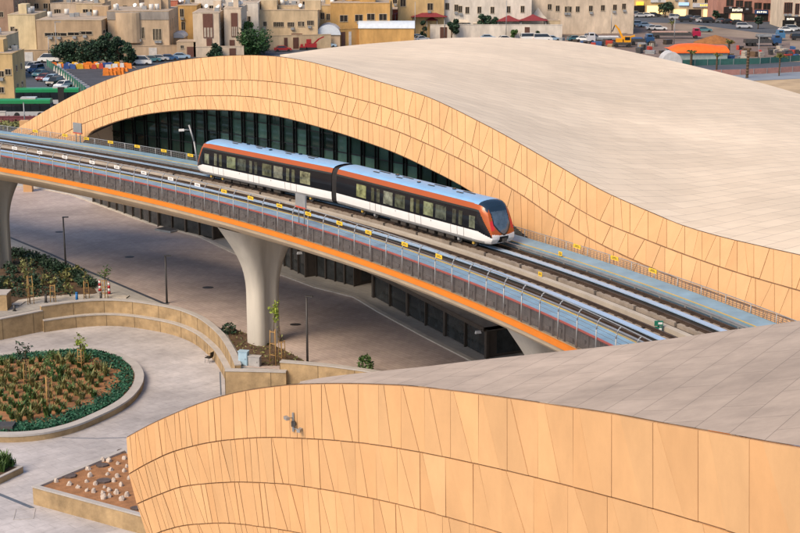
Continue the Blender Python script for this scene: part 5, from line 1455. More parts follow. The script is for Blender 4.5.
shop('pink shop block with a black fascia and lit lettering', 716, 782, -16, 22, pink, 10.5, [(723, 751, 7, 13, dark_sign, (sign_white, 7, .28, .66)), (754, 767, 10, 14, blue_sign, (sign_white, 5, .1, .9))], (1, 5), [(729, 3), (738.5, 3.7), (747, 4.5), (757, 6), (766, 6.5), (729, -8), (738, -8), (747, -7)], ws=(2.2, 1.9), fr=M('brown_window_trim', (.23, .09, .06), .8))
shop('pale beige shop block with dark fascia at the right edge', 781, 850, -14, 28, pale, 17, [(784, 850, 16.5, 21.5, dark_sign, (sign_white, 5, .02, .14))], (), [(785, 8), (789, 8), (796, 9), (804, 9)], ws=(1.1, 3.0), fr=M('brown_window_trim', (.23, .09, .06), .8))
# back rows closing the view at the top
rowcols = [tan, cream, beige, gold, pale, white_p, yellow, brown]
bd = ['tan', 'cream', 'beige', 'golden', 'pale', 'whitish', 'ochre', 'brown']
BACK = [(-30, 12, -24, 26, 7), (14, 40, -20, 25, 0), (44, 78, -16, 24, 4), (80, 118, -14, 25, 1), (112, 140, -6, 30, 2), (138, 166, -14, 26, 1), (160, 192, -12, 27, 3), (190, 226, -16, 25, 2), (228, 262, -20, 24, 5),
        (262, 300, -18, 25, 5), (300, 330, -14, 25, 2), (328, 360, -20, 22, 4), (360, 400, -22, 22, 3), (404, 440, -22, 20, 6), (440, 500, -24, 18, 2), (500, 560, -26, 15, 1), (560, 640, -28, 12, 4), (640, 700, -28, 2, 0), (700, 770, -30, 4, 1), (770, 860, -30, 6, 2)]
places = ['at the far top left', 'over the lemon house', 'over the large tan block', 'above the cream roof huts', 'over the grey banded block', 'left of the red block roof', 'over the red and yellow houses', 'above the left villa', 'above the right villa', 'over the cream corner tower', 'over the gold terrace block', 'behind the weathered storey', 'behind the ochre apartments', 'behind the maroon awning', 'behind the white arched house', 'behind the maroon pair', 'behind the wide beige block', 'behind the yellow lit shops', 'behind the pink shops', 'behind the right edge shops']
for (x0, x1, yt, yb, c), pl in zip(BACK, places):
    building('distant %s block %s' % (bd[c], pl), x0, x1, yt, yb, rowcols[c], 12, 0, grid=(max(2, int((x1 - x0) / 9)), 4, 3, 3.3), ws=(1.2, 1.3), clutter=4)

# --- trees
def tree(x, yb, yt, wpx, mat_l, label, n=1500, ls=.45, blobs=7, trunk_h=.25, name='broadleaf_tree', group=None, cone=0):
    p = W(x, yb, 0); h = zat(yt, p.y); k = scale_at(p); r = wpx / k / 2
    t = thing(name, label, 'tree', p, 0, group)
    tk = MB().bar((0, 0, 0), (0, 0, h * .5), .05 * r + .12, 8, .1)
    cen = []
    for i in range(blobs):
        a = uni(0, 6.28); q = uni(.15, .72) * r; z = uni(trunk_h + .12, .88) * h
        if cone: q *= max(.12, 1 - cone * (z / h))
        c = Vector((math.cos(a) * q, math.sin(a) * q, z)); cen.append((c, r * uni(.32, .55) * (1 - .35 * abs(z / h - .5)) * (1 - cone * .5 * z / h)))
        tk.bar((0, 0, h * uni(.15, .4)), c, .09, 5, .03)
    tk.build('trunk', bark, t)
    cr = MB()
    for i in range(int(n * 1.5)):
        c, rr = random.choice(cen); d = Vector((random.gauss(0, 1), random.gauss(0, 1), random.gauss(0, 1))).normalized() * rr * uni(.3, 1.25) ** .7
        d.z *= .85; q = c + d
        if q.z < h * trunk_h * .6: continue
        cr.leaf(q, ls * uni(.4, 1.0), uni(.3, 1.8), .3)
    cr.build('crown', mat_l, t); return t
tree(68, 64, 40, 30, leaf_dark, 'dark round tree in front of the tan block, leftmost of the dark clump', n=2600, blobs=14, trunk_h=.06)
tree(90, 65, 38, 30, leaf_dark, 'dark round tree in the middle of the dark clump by the car park', n=2600, blobs=14, trunk_h=.06)
tree(107, 65, 30, 22, leaf_dark, 'tall dark tree rising above the middle of the dark clump', cone=.35, n=2400, blobs=14, trunk_h=.06)
tree(119, 65.5, 35, 20, leaf_dark, 'tall dark pointed tree right of the tallest one in the clump', cone=.4, n=1900, blobs=12, trunk_h=.06)
tree(130, 66, 40, 20, leaf_dark, 'dark tree at the right end of the clump beside the gated wall', cone=.5, n=1700, blobs=12, trunk_h=.06)
tree(257, 55, 31, 44, M('leaf_fresh_dark', (.028, .075, .022), .6, var=.5, scale=.5, tint=True), 'wide dark green tree beside the cream house', n=2600, blobs=12, trunk_h=.05)
tree(249, 53.5, 20, 20, leaf_mid, 'tall feathery tree behind the wide green tree', n=700, cone=.2)
tree(215, 58, 45, 17, leaf_dark, 'low round dark tree in front of the left red-windowed villa', n=900, trunk_h=.08)
tree(451.5, 39, 19, 14, leaf_dark, 'clipped dark round tree on the skyline of the big canopy roof', n=1200, trunk_h=.22)
tree(424, 39.5, 19, 9, leaf_dark, 'narrow dark cypress beside the maroon awning', n=700, trunk_h=.02, cone=.3)
tree(485, 38, 13.5, 14, leaf_dark, 'dark tree behind the white wall left of the maroon pair', n=700, trunk_h=.4)
tree(496, 38, 15.5, 10, leaf_dark, 'smaller dark tree right beside the one behind the white wall', n=500, trunk_h=.4)
tree(514, 39, 30, 8, leaf_mid, 'small round bush by the white wall under the maroon pair', n=300, trunk_h=.05)
tree(538, 39, 31, 5, leaf_dark, 'tiny dark bush beside the gate lodge', n=200, trunk_h=.05)
tree(665, 17.5, 3, 19, leaf_dark, 'broad dark street tree in front of the yellow lit shops', n=1000)
tree(716, 22, 10.5, 8, leaf_dark, 'slim street tree between the cream and pink shops', n=400)
tree(758, 29, 17, 11, leaf_dark, 'street tree in front of the pink shops with a lit window behind', n=500)
tree(775, 24, 15, 5, leaf_dark, 'small street tree at the right end of the pink shops', n=250)
def palm(x, yb, yt, label, crown=0, r=.28):
    p = W(x, yb, 0); h = zat(yt, p.y); t = thing('palm_tree', label, 'tree', p, 0, 'transplanted palms by the road')
    m = MB(); n = 10
    for i in range(n):
        z0, z1 = h * i / n, h * (i + 1) / n; m.bar((0, 0, z0), (0, 0, z1), r * 1.1, 9, r * .88)
    m.build('trunk', M('palm_bark', (.10, .065, .04), .95, var=.4, scale=3), t)
    c = MB()
    for i in range(crown):
        a = 6.28 * i / crown + uni(-.2, .2); el = uni(.35, 1.35); P_ = []
        L_ = uni(1.5, 2.3)
        for j in range(6):
            s = j / 5; P_.append(Vector((math.cos(a) * L_ * s * math.cos(el), math.sin(a) * L_ * s * math.cos(el), h + L_ * (s * math.sin(el) - .55 * s * s))))
        for j in range(5):
            for q in range(5):
                b = P_[j].lerp(P_[j + 1], q / 5); c.leaf(b + Vector((0, 0, -.1)), .38 * (1 - .1 * j), uni(.5, 1.5))
    if c.f: c.build('crown', leaf_olive, t)
palm(691, 66, 53, 'short palm with tied-up fronds in front of the green hoarding', 8)
palm(716.5, 71, 56.5, 'slim leaning palm trunk between the tied palm and the tall bare one', 3, .2)
palm(747, 78, 48.5, 'tall bare brown palm trunk without fronds', 0, .3)
palm(728.5, 57, 43, 'small palm with pale spreading fronds beside the orange roofed tent', 12)
palm(779, 76, 57, 'thin young palm at the far right beside the service road', 9, .16)
palm(672, 30.5, 23, 'tiny palm beside the street lamp in the building site', 7, .15)
# --- vehicles
def car_proto(style):
    t = bpy.data.objects.new('tmp', None); prof = {
        'sedan': [(-2.2, .35), (-2.22, .75), (-2.1, .92), (-1.55, .98), (1.0, .98), (2.05, .85), (2.22, .62), (2.2, .35)],
        'suv': [(-2.3, .4), (-2.32, .8), (-2.28, 1.05), (-1.6, 1.1), (1.0, 1.1), (2.1, 1.0), (2.3, .7), (2.28, .4)],
        'van': [(-2.5, .4), (-2.52, .9), (-2.5, 1.2), (-1.6, 1.25), (1.6, 1.25), (2.35, 1.05), (2.5, .7), (2.48, .4)]}[style]
    top = {'sedan': [(-1.75, .97), (-1.05, 1.42), (.35, 1.44), (1.15, .97)], 'suv': [(-2.25, 1.09), (-2.05, 1.72), (.45, 1.75), (1.2, 1.09)], 'van': [(-2.48, 1.24), (-2.42, 2.05), (1.1, 2.05), (2.0, 1.24)]}[style]
    def ext(pr, w0, w1, zt):
        rows = []
        for s in (-1, 1):
            rows.append([Vector((x, s * (w0 + (w1 - w0) * max(0, (z - pr[0][1])) / max(.01, zt - pr[0][1])), z)) for x, z in pr])
        m = MB().grid(rows, smooth=False, closed=True); m.face(rows[0]); m.face(rows[1][::-1]); return m
    body = ext(prof, .90, .88, 1.1); cab = ext(top, .84, .66, max(z for x, z in top))
    rf = MB(); a, b = top[1], top[2]; rf.box(((a[0] + b[0]) / 2, 0, a[1] + .02), (b[0] - a[0] + .1, 1.34, .05))
    for s in (-.70, .70): rf.bar((b[0], s * .95, b[1]), (top[3][0], s * 1.18, top[3][1]), .05, 4).bar((a[0], s * .95, a[1]), (top[0][0], s * 1.18, top[0][1]), .06, 4)
    def meshof(mb, nm):
        me = mb.mesh(nm); bm = bmesh.new(); bm.from_mesh(me); bmesh.ops.recalc_face_normals(bm, faces=bm.faces); bm.to_mesh(me); bm.free(); return me
    wl = MB().bar((0, -.1, 0), (0, .1, 0), .33, 14).mesh('wheel'); wl.materials.append(tyre)
    lm = MB().box((0, 0, 0), (.06, .34, .14)).mesh('headlight'); lm.materials.append(clear_lamp)
    rl = MB().box((0, 0, 0), (.06, .3, .16)).mesh('tail_light'); rl.materials.append(red_lamp)
    bpy.data.objects.remove(t)
    return meshof(body, 'body'), meshof(cab, 'cabin_glass'), meshof(rf, 'roof'), wl, lm, rl, prof
PROTO = {k: car_proto(k) for k in ('sedan', 'suv', 'van')}
PM = {}
def car(x, y, rz, style, col, label, group=None, cat=None, zb=.03):
    body, cab, rf, wl, lm, rl, prof = PROTO[style]
    mt = paint('paint_' + col, dict(white=(.7, .7, .68), silver=(.42, .43, .44), grey=(.14, .145, .15), black=(.018, .018, .02), blue=(.035, .10, .22), teal=(.06, .17, .20), red=(.32, .02, .02), maroon=(.16, .02, .02), beige=(.45, .38, .28), paleblue=(.28, .40, .52))[col])
    key = (style, col)
    if key not in PM:
        a, b = body.copy(), rf.copy(); a.materials.append(mt); b.materials.append(mt); c = cab.copy(); c.materials.append(car_glass); PM[key] = (a, b, c)
    a, b, c = PM[key]
    p = W(x, y, zb); t = thing({'sedan': 'parked_car', 'suv': 'parked_car', 'van': 'parked_van'}[style], label, cat or ('van' if style == 'van' else 'car'), p, rz, group)
    for nm, me in (('body', a), ('roof', b), ('cabin_glass', c)): link(bpy.data.objects.new(nm, me), t)
    for wx in (-1.35, 1.4):
        for wy in (-.8, .8):
            o = bpy.data.objects.new('wheel', wl); o.location = (wx, wy, .33); link(o, t)
    for wy in (-.6, .6):
        o = bpy.data.objects.new('headlight', lm); o.location = (prof[-2][0] - .01, wy, .72); link(o, t)
        o = bpy.data.objects.new('tail_light', rl); o.location = (prof[1][0] + .01, wy, .80); link(o, t)
GL = 'cars parked on the left road'
van_a = -1.85
car(49, 62.5, PI, 'van', 'white', 'white minibus parked in front of the tan wall by the dark trees', GL)
car(33, 70, van_a, 'suv', 'silver', 'pale grey car at the far end of the row on the left road', GL)
car(36, 72.5, van_a, 'suv', 'blue', 'dark blue car second from the far end of the left road row', GL)
car(40.5, 76.5, van_a, 'sedan', 'teal', 'blue-green car in the middle of the left road row', GL)
car(44.5, 80.5, van_a, 'sedan', 'maroon', 'dark red car just before the gap in the left road row', GL)
car(52, 81.5, van_a, 'sedan', 'paleblue', 'pale blue car after the gap in the left road row', GL)
car(55, 85.5, van_a, 'suv', 'black', 'black car second from the near end of the left road row', GL)
car(63.5, 88, van_a - .1, 'sedan', 'white', 'white car at the near end of the left road row', GL)
for (x, y, c, st_, lab) in ((152, 62, 'teal', 'sedan', 'blue-green car on the side street below the white gate'), (160, 61, 'silver', 'sedan', 'silver car on the side street beside the blue-green one'), (169, 60.5, 'blue', 'sedan', 'blue car on the side street left of the gatehouse'), (181, 59, 'paleblue', 'sedan', 'pale blue car on the side street below the gatehouse'), (141, 65, 'white', 'van', 'white van at the left end of the side street')):
    car(x, y, .1 + uni(-.1, .1), st_, c, lab, 'cars on the side street')
for (x, y, c, st_, rz, lab) in ((328, 47.5, 'paleblue', 'sedan', 0, 'pale blue car behind the big canopy roof beside the vaulted shed'), (283, 51.5, 'red', 'sedan', .1, 'red car roof showing behind the canopy below the cream house'), (417, 40.8, 'paleblue', 'suv', .6, 'blue car under the large maroon awning'), (421, 41.3, 'white', 'sedan', .6, 'white car beside the blue one under the large maroon awning'),
                                (488, 40, 'paleblue', 'sedan', 0, 'blue topped car behind the white tent wall'), (505, 41, 'white', 'sedan', .2, 'white car roof on the canopy skyline below the maroon pair'), (530, 41, 'white', 'van', .1, 'white van on the canopy skyline below the gate'), (543, 41.5, 'white', 'van', .05, 'second white van on the skyline, right of the first'), (552, 41, 'paleblue', 'sedan', .1, 'pale blue car on the skyline right of the white vans'),
                                (575, 41, 'teal', 'sedan', .3, 'teal car in the yard below the wide beige block'), (585, 41.5, 'white', 'sedan', -.6, 'white car parked askew in the yard below the wide beige block'), (593, 40.5, 'blue', 'suv', -.4, 'dark blue car beside the askew white one')):
    car(x, y, rz, st_, c, lab, 'cars behind the big canopy')
i = 0
STREET = [(636, 16.5, 'grey', 'suv', 0), (641, 17.5, 'silver', 'sedan', 0), (647, 17.2, 'white', 'sedan', 0), (654, 16.8, 'black', 'sedan', 0), (676, 19.5, 'silver', 'suv', 0), (686, 22, 'black', 'suv', 0), (690, 19.8, 'grey', 'sedan', 0), (698, 20.5, 'grey', 'sedan', 0), (703, 22.5, 'silver', 'sedan', 0), (709, 22.8, 'black', 'suv', 0), (722, 23, 'grey', 'sedan', 0), (729, 23.6, 'black', 'sedan', 0), (744, 28.5, 'silver', 'suv', -.1), (738, 24.5, 'black', 'sedan', 0), (704, 32, 'teal', 'sedan', -.05), (793, 31, 'silver', 'suv', 0), (786, 32, 'white', 'sedan', 0), (638, 26.5, 'paleblue', 'suv', .1), (645, 27.2, 'paleblue', 'sedan', .1), (653, 30, 'white', 'sedan', .1), (659, 30.3, 'white', 'sedan', 0), (799, 40, 'black', 'suv', 0)]
SL = ['grey car leftmost under the yellow lit shops', 'silver car second from the left under the yellow lit shops', 'white car under the yellow lit shops left of the street tree', 'black car just left of the broad street tree', 'silver car just right of the broad street tree', 'large black car on the street below the blue lit sign', 'grey car close to the cream shops below the blue sign', 'grey car below the yellow lettering', 'silver car on the street below the yellow lettering', 'black car left of the slim street tree', 'grey car at the left end of the black fascia', 'black car under the left of the black fascia', 'silver car driving on the street below the navy sign', 'black car under the lit lettering of the black fascia', 'teal car on the street right of the red truck', 'silver car in front of the right edge shop', 'white car left of the silver one at the right edge', 'pale blue large car on the building site below the street', 'pale blue small car beside the large one on the building site', 'white car left of a second white car on the building site', 'white car on the building site left of the red truck bed', 'black car at the right edge beside the sandy lot road']
for (x, y, c, st_, rz), lab in zip(STREET, SL): car(x, y, rz, st_, c, lab, 'cars along the shop street')
def truck(x, y, rz, col, bedcol, label, L_=8.5, load=None):
    p = W(x, y, .03); t = thing('flatbed_truck', label, 'truck', p, rz)
    cm = paint('truck_' + label[:8].strip(), col)
    m = MB().prism([(0, 0), (2.1, 0), (2.1, 2.3), (0, 2.3)], .7, 2.0).build('cab', cm, t); m.location = (L_ / 2 - 2.1, -1.15, 0)
    q = MB().box((L_ / 2 - 1.15, 0, 2.4), (1.7, 2.1, .8), taper=.88).build('cab_top', cm, t)
    MB().box((L_ / 2 - .32, 0, 2.4), (.06, 1.8, .55)).build('windscreen', car_glass, t)
    for s in (-1, 1): MB().box((L_ / 2 - 1.15, s * 1.02, 2.4), (1.1, .06, .5)).build('side_window', car_glass, t)
    MB().box((-1.1, 0, .95), (L_ - 2.3, 2.3, .22)).build('chassis', dark_steel, t)
    b = MB(); b.box((-1.15, -1.13, 1.4), (L_ - 2.6, .08, .6)).box((-1.15, 1.13, 1.4), (L_ - 2.6, .08, .6)).box((-L_ / 2 + .15, 0, 1.4), (.08, 2.2, .6)); b.build('flatbed_side', bedcol, t)
    if load: MB().box((-1.15, 0, 1.5), (L_ - 3.2, 1.9, .85), taper=.85).build('load', load, t)
    for wx in (L_ / 2 - 1.3, -L_ / 2 + 1.2, -L_ / 2 + 2.5):
        for s in (-1, 1): MB().bar((wx, s * .85, .5), (wx, s * 1.15, .5), .5, 14).build('wheel', tyre, t)
pile_m = M('pink_block_load', (.42, .27, .22), .9)
truck(674, 38.5, -.03, (.34, .01, .05), dark_steel, 'long flatbed truck with a crimson cab and pale block load on the building site', 14, pile_m)
truck(762, 46, .08, (.02, .07, .17), dark_steel, 'dark blue flatbed truck on the right of the building site', 9.5)
truck(770, 40.5, .05, (.05, .16, .30), galv, 'lighter blue truck behind the dark blue flatbed', 7.5)
truck(604, 43.5, PI, (.5, .5, .52), galv, 'white-topped truck beside the yellow crane', 9, M('white_tarp', (.6, .6, .6), .6))
truck(638, 45, .1, (.02, .05, .12), dark_steel, 'dark blue truck right of the yellow crane', 8, M('blue_tarp', (.04, .10, .24), .6))
# yellow loader crane
p = W(622, 47, .03); t = thing('loader_crane', 'bright yellow loader crane with a raised bent arm on the building site', 'crane', p, 0)
yel = paint('crane_yellow', (.72, .32, .01))
MB().box((0, 0, .9), (4.6, 2.2, .7)).build('chassis', dark_steel, t); MB().box((1.2, 0, 2.0), (1.8, 1.9, 1.5)).build('cab', yel, t); MB().box((1.2, -.97, 2.2), (1.3, .04, .8)).build('cab_window', car_glass, t)
MB().box((-.8, 0, 1.7), (1.6, 1.8, 1.0)).build('engine_cover', yel, t)
MB().bar((.2, -.3, 2.0), (-1.1, -.3, 4.6), .36, 4).bar((-1.1, -.3, 4.6), (-2.0, -.3, 5.6), .28, 4).build('arm', yel, t); MB().bar((-2.0, -.3, 5.6), (-2.7, -.3, 3.9), .2, 4).build('arm_tip', dark_steel, t)
MB().bar((.6, -.3, 2.1), (3.1, -.3, 2.9), .3, 4).build('counter_arm', yel, t)
for wx in (-1.6, 1.6):
    for s in (-1, 1): MB().bar((wx, s * .9, .5), (wx, s * 1.2, .5), .5, 14).build('wheel', tyre, t)
# red machines behind the canopy
for (x, y, lab) in ((311, 49.5, 'red digger arm showing behind the canopy left of the pale blue car'), (386, 44.5, 'red digger arm showing behind the canopy in front of the ochre wall'), (303, 49.8, 'small red machine beside the red digger arm')):
    p = W(x, y, 0); t = thing('digger', lab, 'digger', p, 0); rm = paint('digger_red', (.30, .015, .02)); s = .55 if 'small' in lab else 1
    MB().box((0, 0, .9 * s), (3 * s, 2, 1.2 * s)).build('chassis', rm, t); MB().box((-.5 * s, 0, 2 * s), (1.2 * s, 1.4, 1.1 * s)).build('cab', rm, t)
    MB().bar((.6 * s, 0, 1.3 * s), (2.0 * s, 0, 2.6 * s), .25 * s, 4).bar((2.0 * s, 0, 2.6 * s), (3.3 * s, 0, 3.2 * s), .2 * s, 4).build('arm', rm, t)
    for sy in (-.9, .9): MB().box((0, sy, .3), (3 * s, .4, .6)).build('crawler_track', tyre, t)
# buses
def bus(x0, x1, yt, yb, label, art=False, rz=0.0):
    p = W((x0 + x1) / 2, yb, .03); k = scale_at(p); L_ = (x1 - x0) / k; h = 3.1
    t = thing('city_bus', label, 'bus', p, rz, 'green city buses')
    gr = paint('bus_green', (.015, .22, .075)); sil = paint('bus_silver', (.45, .45, .45))
    def sec(z0, z1, w, mat, nm, x0_=-L_ / 2, x1_=L_ / 2): MB().box(((x0_ + x1_) / 2, 0, (z0 + z1) / 2), (x1_ - x0_, w, z1 - z0)).build(nm, mat, t)
    sec(.35, 1.1, 2.5, sil, 'lower_body'); sec(1.102, 2.45, 2.46, car_glass, 'window_band'); sec(2.452, 2.95, 2.5, gr, 'upper_body')
    m = MB(); rows = []
    for i in range(7):
        a = PI * i / 6; rows.append([Vector((-L_ / 2, -1.25 * math.cos(a), 2.955 + .25 * math.sin(a))), Vector((L_ / 2, -1.25 * math.cos(a), 2.955 + .25 * math.sin(a)))])
    m.grid(rows); m.face([r[0] for r in rows]); m.face([r[1] for r in rows][::-1]); m.build('roof', gr, t, recalc=True)
    MB().box((L_ * .2, 0, 3.3), (2.6, 1.6, .3)).build('cooling_unit', sil, t)
    if art: MB().box((L_ * .22, 0, 1.85), (1.1, 2.54, 3.02)).build('bellows', t_bellows, t)
    for wx in (-L_ * .34, L_ * .05, L_ * .36):
        for s in (-1, 1): MB().bar((wx, s * 1.0, .48), (wx, s * 1.27, .48), .48, 14).build('wheel', tyre, t)
    for q in np.arange(-L_ / 2 + 1.4, L_ / 2 - .6, 1.6):
        for s in (-1, 1): MB().box((q, s * 1.24, 1.78), (.09, .02, 1.3)).build('window_post', t_black, t)
bus(-22, 52, 99, 117, 'green topped city bus nearest to the canopy at the left edge', False, .03)
bus(18, 80, 92, 105, 'green roofed articulated bus behind the nearer bus', True, .04)
p = W(20, 126, 0); 
wall('low maroon and white kerb wall below the nearest bus', -10, 42, 117, 124, M('maroon_wall', (.17, .05, .06), .8), 124)
wall('pale wall at the left edge below the buses', -20, 6, 112, 121, M('pale_wall', (.5, .47, .44), .8), 121)
mb = MB()
for i in range(900):
    p = W(uni(-15, 36), uni(120, 130), 0); mb.leaf((p.x, p.y, uni(0, .8)), uni(.2, .4), uni(.5, 1.5), .5)
tag(mb.build('ground_cover', leaf_olive), 'scrubby ground cover between the buses and the viaduct', 'ground cover', kind='stuff')
# barriers and blocks around the left car park
cols_ = [M('barrier_orange', (.70, .20, .02), .6), M('barrier_white', (.6, .57, .54), .7), M('barrier_blue', (.03, .08, .26), .6), M('barrier_yellow', (.65, .38, .03), .6), M('barrier_red', (.42, .05, .03), .6)]
cn_ = ['orange', 'white', 'navy blue', 'yellow', 'red']
bar_m = []
for c in cols_:
    me = MB().box((0, 0, .45), (2.0, .55, .9), taper=.75).box((0, 0, .93), (1.5, .25, .06)).mesh('barrier'); me.materials.append(c); bar_m.append(me)
SEQ = [0, 4, 0, 1, 3, 4, 0, 2, 2, 1, 2, 2, 3, 1, 3, 3, 0, 1, 0, 0, 0, 0]
for i, c in enumerate(SEQ * 2):
    x = 54 + i * 1.75; y = 67.5 + (i % 4) * .5 - i * .01
    o = bpy.data.objects.new('barrier', bar_m[c]); o.location = W(x, y, .03); o.rotation_euler.z = uni(-.2, .2); o.scale = (uni(.5, .8), 1, uni(.9, 1.3)); link(o)
    tag(o, '%s plastic barrier in the mixed coloured row behind the left car park' % cn_[c], 'barrier', 'coloured barriers behind the left car park')
for i in range(11):
    x = 106 + (i % 6) * 3.9; y = 72.5 + (i // 6) * 3 - (i % 6) * .2
    o = bpy.data.objects.new('barrier', bar_m[0]); o.location = W(x, y, .03); o.rotation_euler.z = uni(-.3, .3); o.scale = (.7, 1.2, uni(.8, 1.3)); link(o)
    tag(o, 'bright orange barrier in the heap at the right of the left car park', 'barrier', 'orange barriers heaped beside the left car park')
A = [(57, 71), (62, 74.5), (67, 78), (72, 81.5), (77, 85), (82, 88.5), (87, 92), (92, 95.5)]
for (x, y) in A:
    for q in (0, .5):
        o = bpy.data.objects.new('barrier', bar_m[1]); o.location = W(x + 5 * q, y + 3.5 * q, .03); o.rotation_euler.z = -2.1; o.scale = (.9, 1, 1.2); link(o)
        tag(o, 'dusty white concrete barrier in the diagonal row edging the left car park', 'barrier', 'white barriers edging the left car park')
def hoarding(pts, h, mat, label, name='hoarding'):
    P_ = [W(x, y, 0) for x, y in pts]; t = thing(name, label, 'fence', P_[0]); m = MB()
    m.grid([[p - P_[0], p - P_[0] + Vector((0, 0, h))] for p in P_], smooth=False); m.grid([[p - P_[0] + Vector((0, .12, 0)), p - P_[0] + Vector((0, .12, h))] for p in P_], smooth=False)
    m.grid([[p - P_[0] + Vector((0, 0, h)), p - P_[0] + Vector((0, .12, h))] for p in P_], smooth=False); m.build('panel', mat, t, recalc=True)
    for a, b in zip(P_, P_[1:]):
        n = max(1, int((b - a).length / 3))
        for i in range(n):
            q = a.lerp(b, i / n) - P_[0]; MB().box((q.x, q.y - .06, h / 2), (.1, .08, h + .1)).build('post', galv, t)
hoarding([(47, 66), (60, 75), (72, 84), (86, 95)], 1.5, M('green_net', (.02, .13, .085), .8), 'green netting fence along the left road beside the parked cars')
hoarding([(682, 66), (720, 65), (760, 64), (800, 61), (840, 58)], 1.35, M('green_board', (.035, .115, .10), .7), 'grey-green hoarding along the road beside the orange roofed tent')
hoarding([(702, 76), (740, 75), (780, 73), (840, 69)], 1.2, M('pink_board', (.36, .18, .15), .8), 'low pinkish wall between the two roads at the right')
# orange roofed tent
def ridge_tent(x0, x1, yt, ye, yb, label, mroof, mw):
    p = W((x0 + x1) / 2, yb, 0); k = scale_at(p); w = (x1 - x0) / k; h = zat(yt, p.y); he = zat(ye, p.y); d = 9
    t = thing('marquee', label, 'tent', p, .03)
    rows = []
    for i in range(15):
        u = i / 14; x = -w / 2 + w * u; zz_ = he + (h - he) * (.62 + .38 * math.sin(PI * min(1, u * 1.15)) - .55 * max(0, .16 - u) / .16)
        rows.append([Vector((x, -.2, he - .5)), Vector((x, -.25, he)), Vector((x, d * .35, zz_)), Vector((x, d * .65, zz_)), Vector((x, d, he))])
    MB().grid(rows, smooth=True).build('canopy', mroof, t, recalc=True)
    MB().box((0, d / 2, (he - .3) / 2), (w - .6, d - .6, he - .3)).build('wall', mw, t)
    return t
ridge_tent(671, 729, 45.5, 51, 63, 'long marquee with a bright orange roof and pale green walls', M('orange_tarp', (.78, .13, .012), .6), M('pale_green_canvas', (.30, .36, .34), .7))
p = W(672, 64, 0); t = thing('tent', 'grey-white rounded tent end left of the orange marquee', 'tent', p)
rows = []
for i in range(9):
    a = PI * i / 8; rows.append([Vector((-2.4 * math.cos(a) , q, 2.7 * math.sin(a))) for q in (0, 5)])
m = MB().grid(rows, smooth=True); m.face([r[0] for r in rows]); m.build('canopy', M('grey_white_canvas', (.48, .48, .48), .7), t, recalc=True)
p = W(715, 43, 0); mb = MB(); rows = []
for i in range(7):
    f = i / 6; rows.append([Vector((math.cos(2 * PI * j / 20) * 5.5 * (1 - f ** 1.4) * uni(.9, 1.1), math.sin(2 * PI * j / 20) * 4 * (1 - f ** 1.4), 2.1 * f)) for j in range(20)])
o = mb.grid(rows, closed=True).build('soil_heap', M('rust_soil', (.26, .11, .035), .95, var=.3), loc=p); tag(o, 'rust-brown heap of soil behind the orange marquee', 'heap')
# stacks and crates on the site
for i in range(80):
    x, y = (uni(562, 668), uni(41.5, 54)) if i < 50 else (uni(726, 800), uni(48, 60))
    if 612 < x < 632: continue
    s_ = (uni(.7, 2.6), uni(.6, 1.4), uni(.35, 1.2)); mt, nm = random.choice([(galv, 'grey'), (wall_stone, 'tan'), (M('blue_tarp', (.04, .10, .24), .6), 'blue'), (dark_steel, 'dark'), (bark, 'brown'), (kiosk_m, 'dark brown'), (cols_[4], 'red'), (concrete, 'pale')])
    m = MB().box((0, 0, .1), (s_[0] * .95, s_[1] * .95, .2)); nl = int(2 + s_[2] / .3)
    for j in range(nl): m.box((uni(-.06, .06), uni(-.06, .06), .2 + (j + .5) * s_[2] / nl), (s_[0], s_[1], s_[2] / nl * .94), uni(-.04, .04))
    o = m.build('material_stack', mt, loc=W(x, y, .02), rz=uni(0, 3)); tag(o, '%s stack of building material on the far site %s' % (nm, 'left of the orange marquee' if i < 50 else 'at the right near the road'), 'stack', 'stacks of building material on the far site')
for (x, yt_, yb_, lab) in ((674, 15, 44, 'tall pale street lamp standing in the building site beside the red truck'), (758, 36, 63, 'tall pale street lamp in front of the blue trucks'), (57, 22, 60, 'thin street lamp in front of the large tan block, right of another'), (49.5, 36, 62, 'thin street lamp at the head of the left road'), (290, 13, 47, 'thin pole in front of the cream house'), (415, 2, 40, 'thin pole at the right end of the ochre wall'), (506, 1, 39, 'thin pole between the maroon pair and the white house'), (611, 9, 34, 'thin pole on the beige block wall'), (25, 103, 128, 'grey post beside the nearest bus')):
    p = W(x, yb_, 0); h = zat(yt_, p.y); t = thing('street_lamp', lab, 'street lamp', p, uni(0, 1))
    MB().bar((0, 0, 0), (0, 0, h), .11, 8, .07).build('pole', galv, t)
    if 'lamp' in lab: MB().box((.6, 0, h), (1.5, .3, .14)).build('lamp_head', galv, t)
    else: MB().bar((0, 0, h), (0, 0, h + .12), .1, 8, .03).build('cap', galv, t)
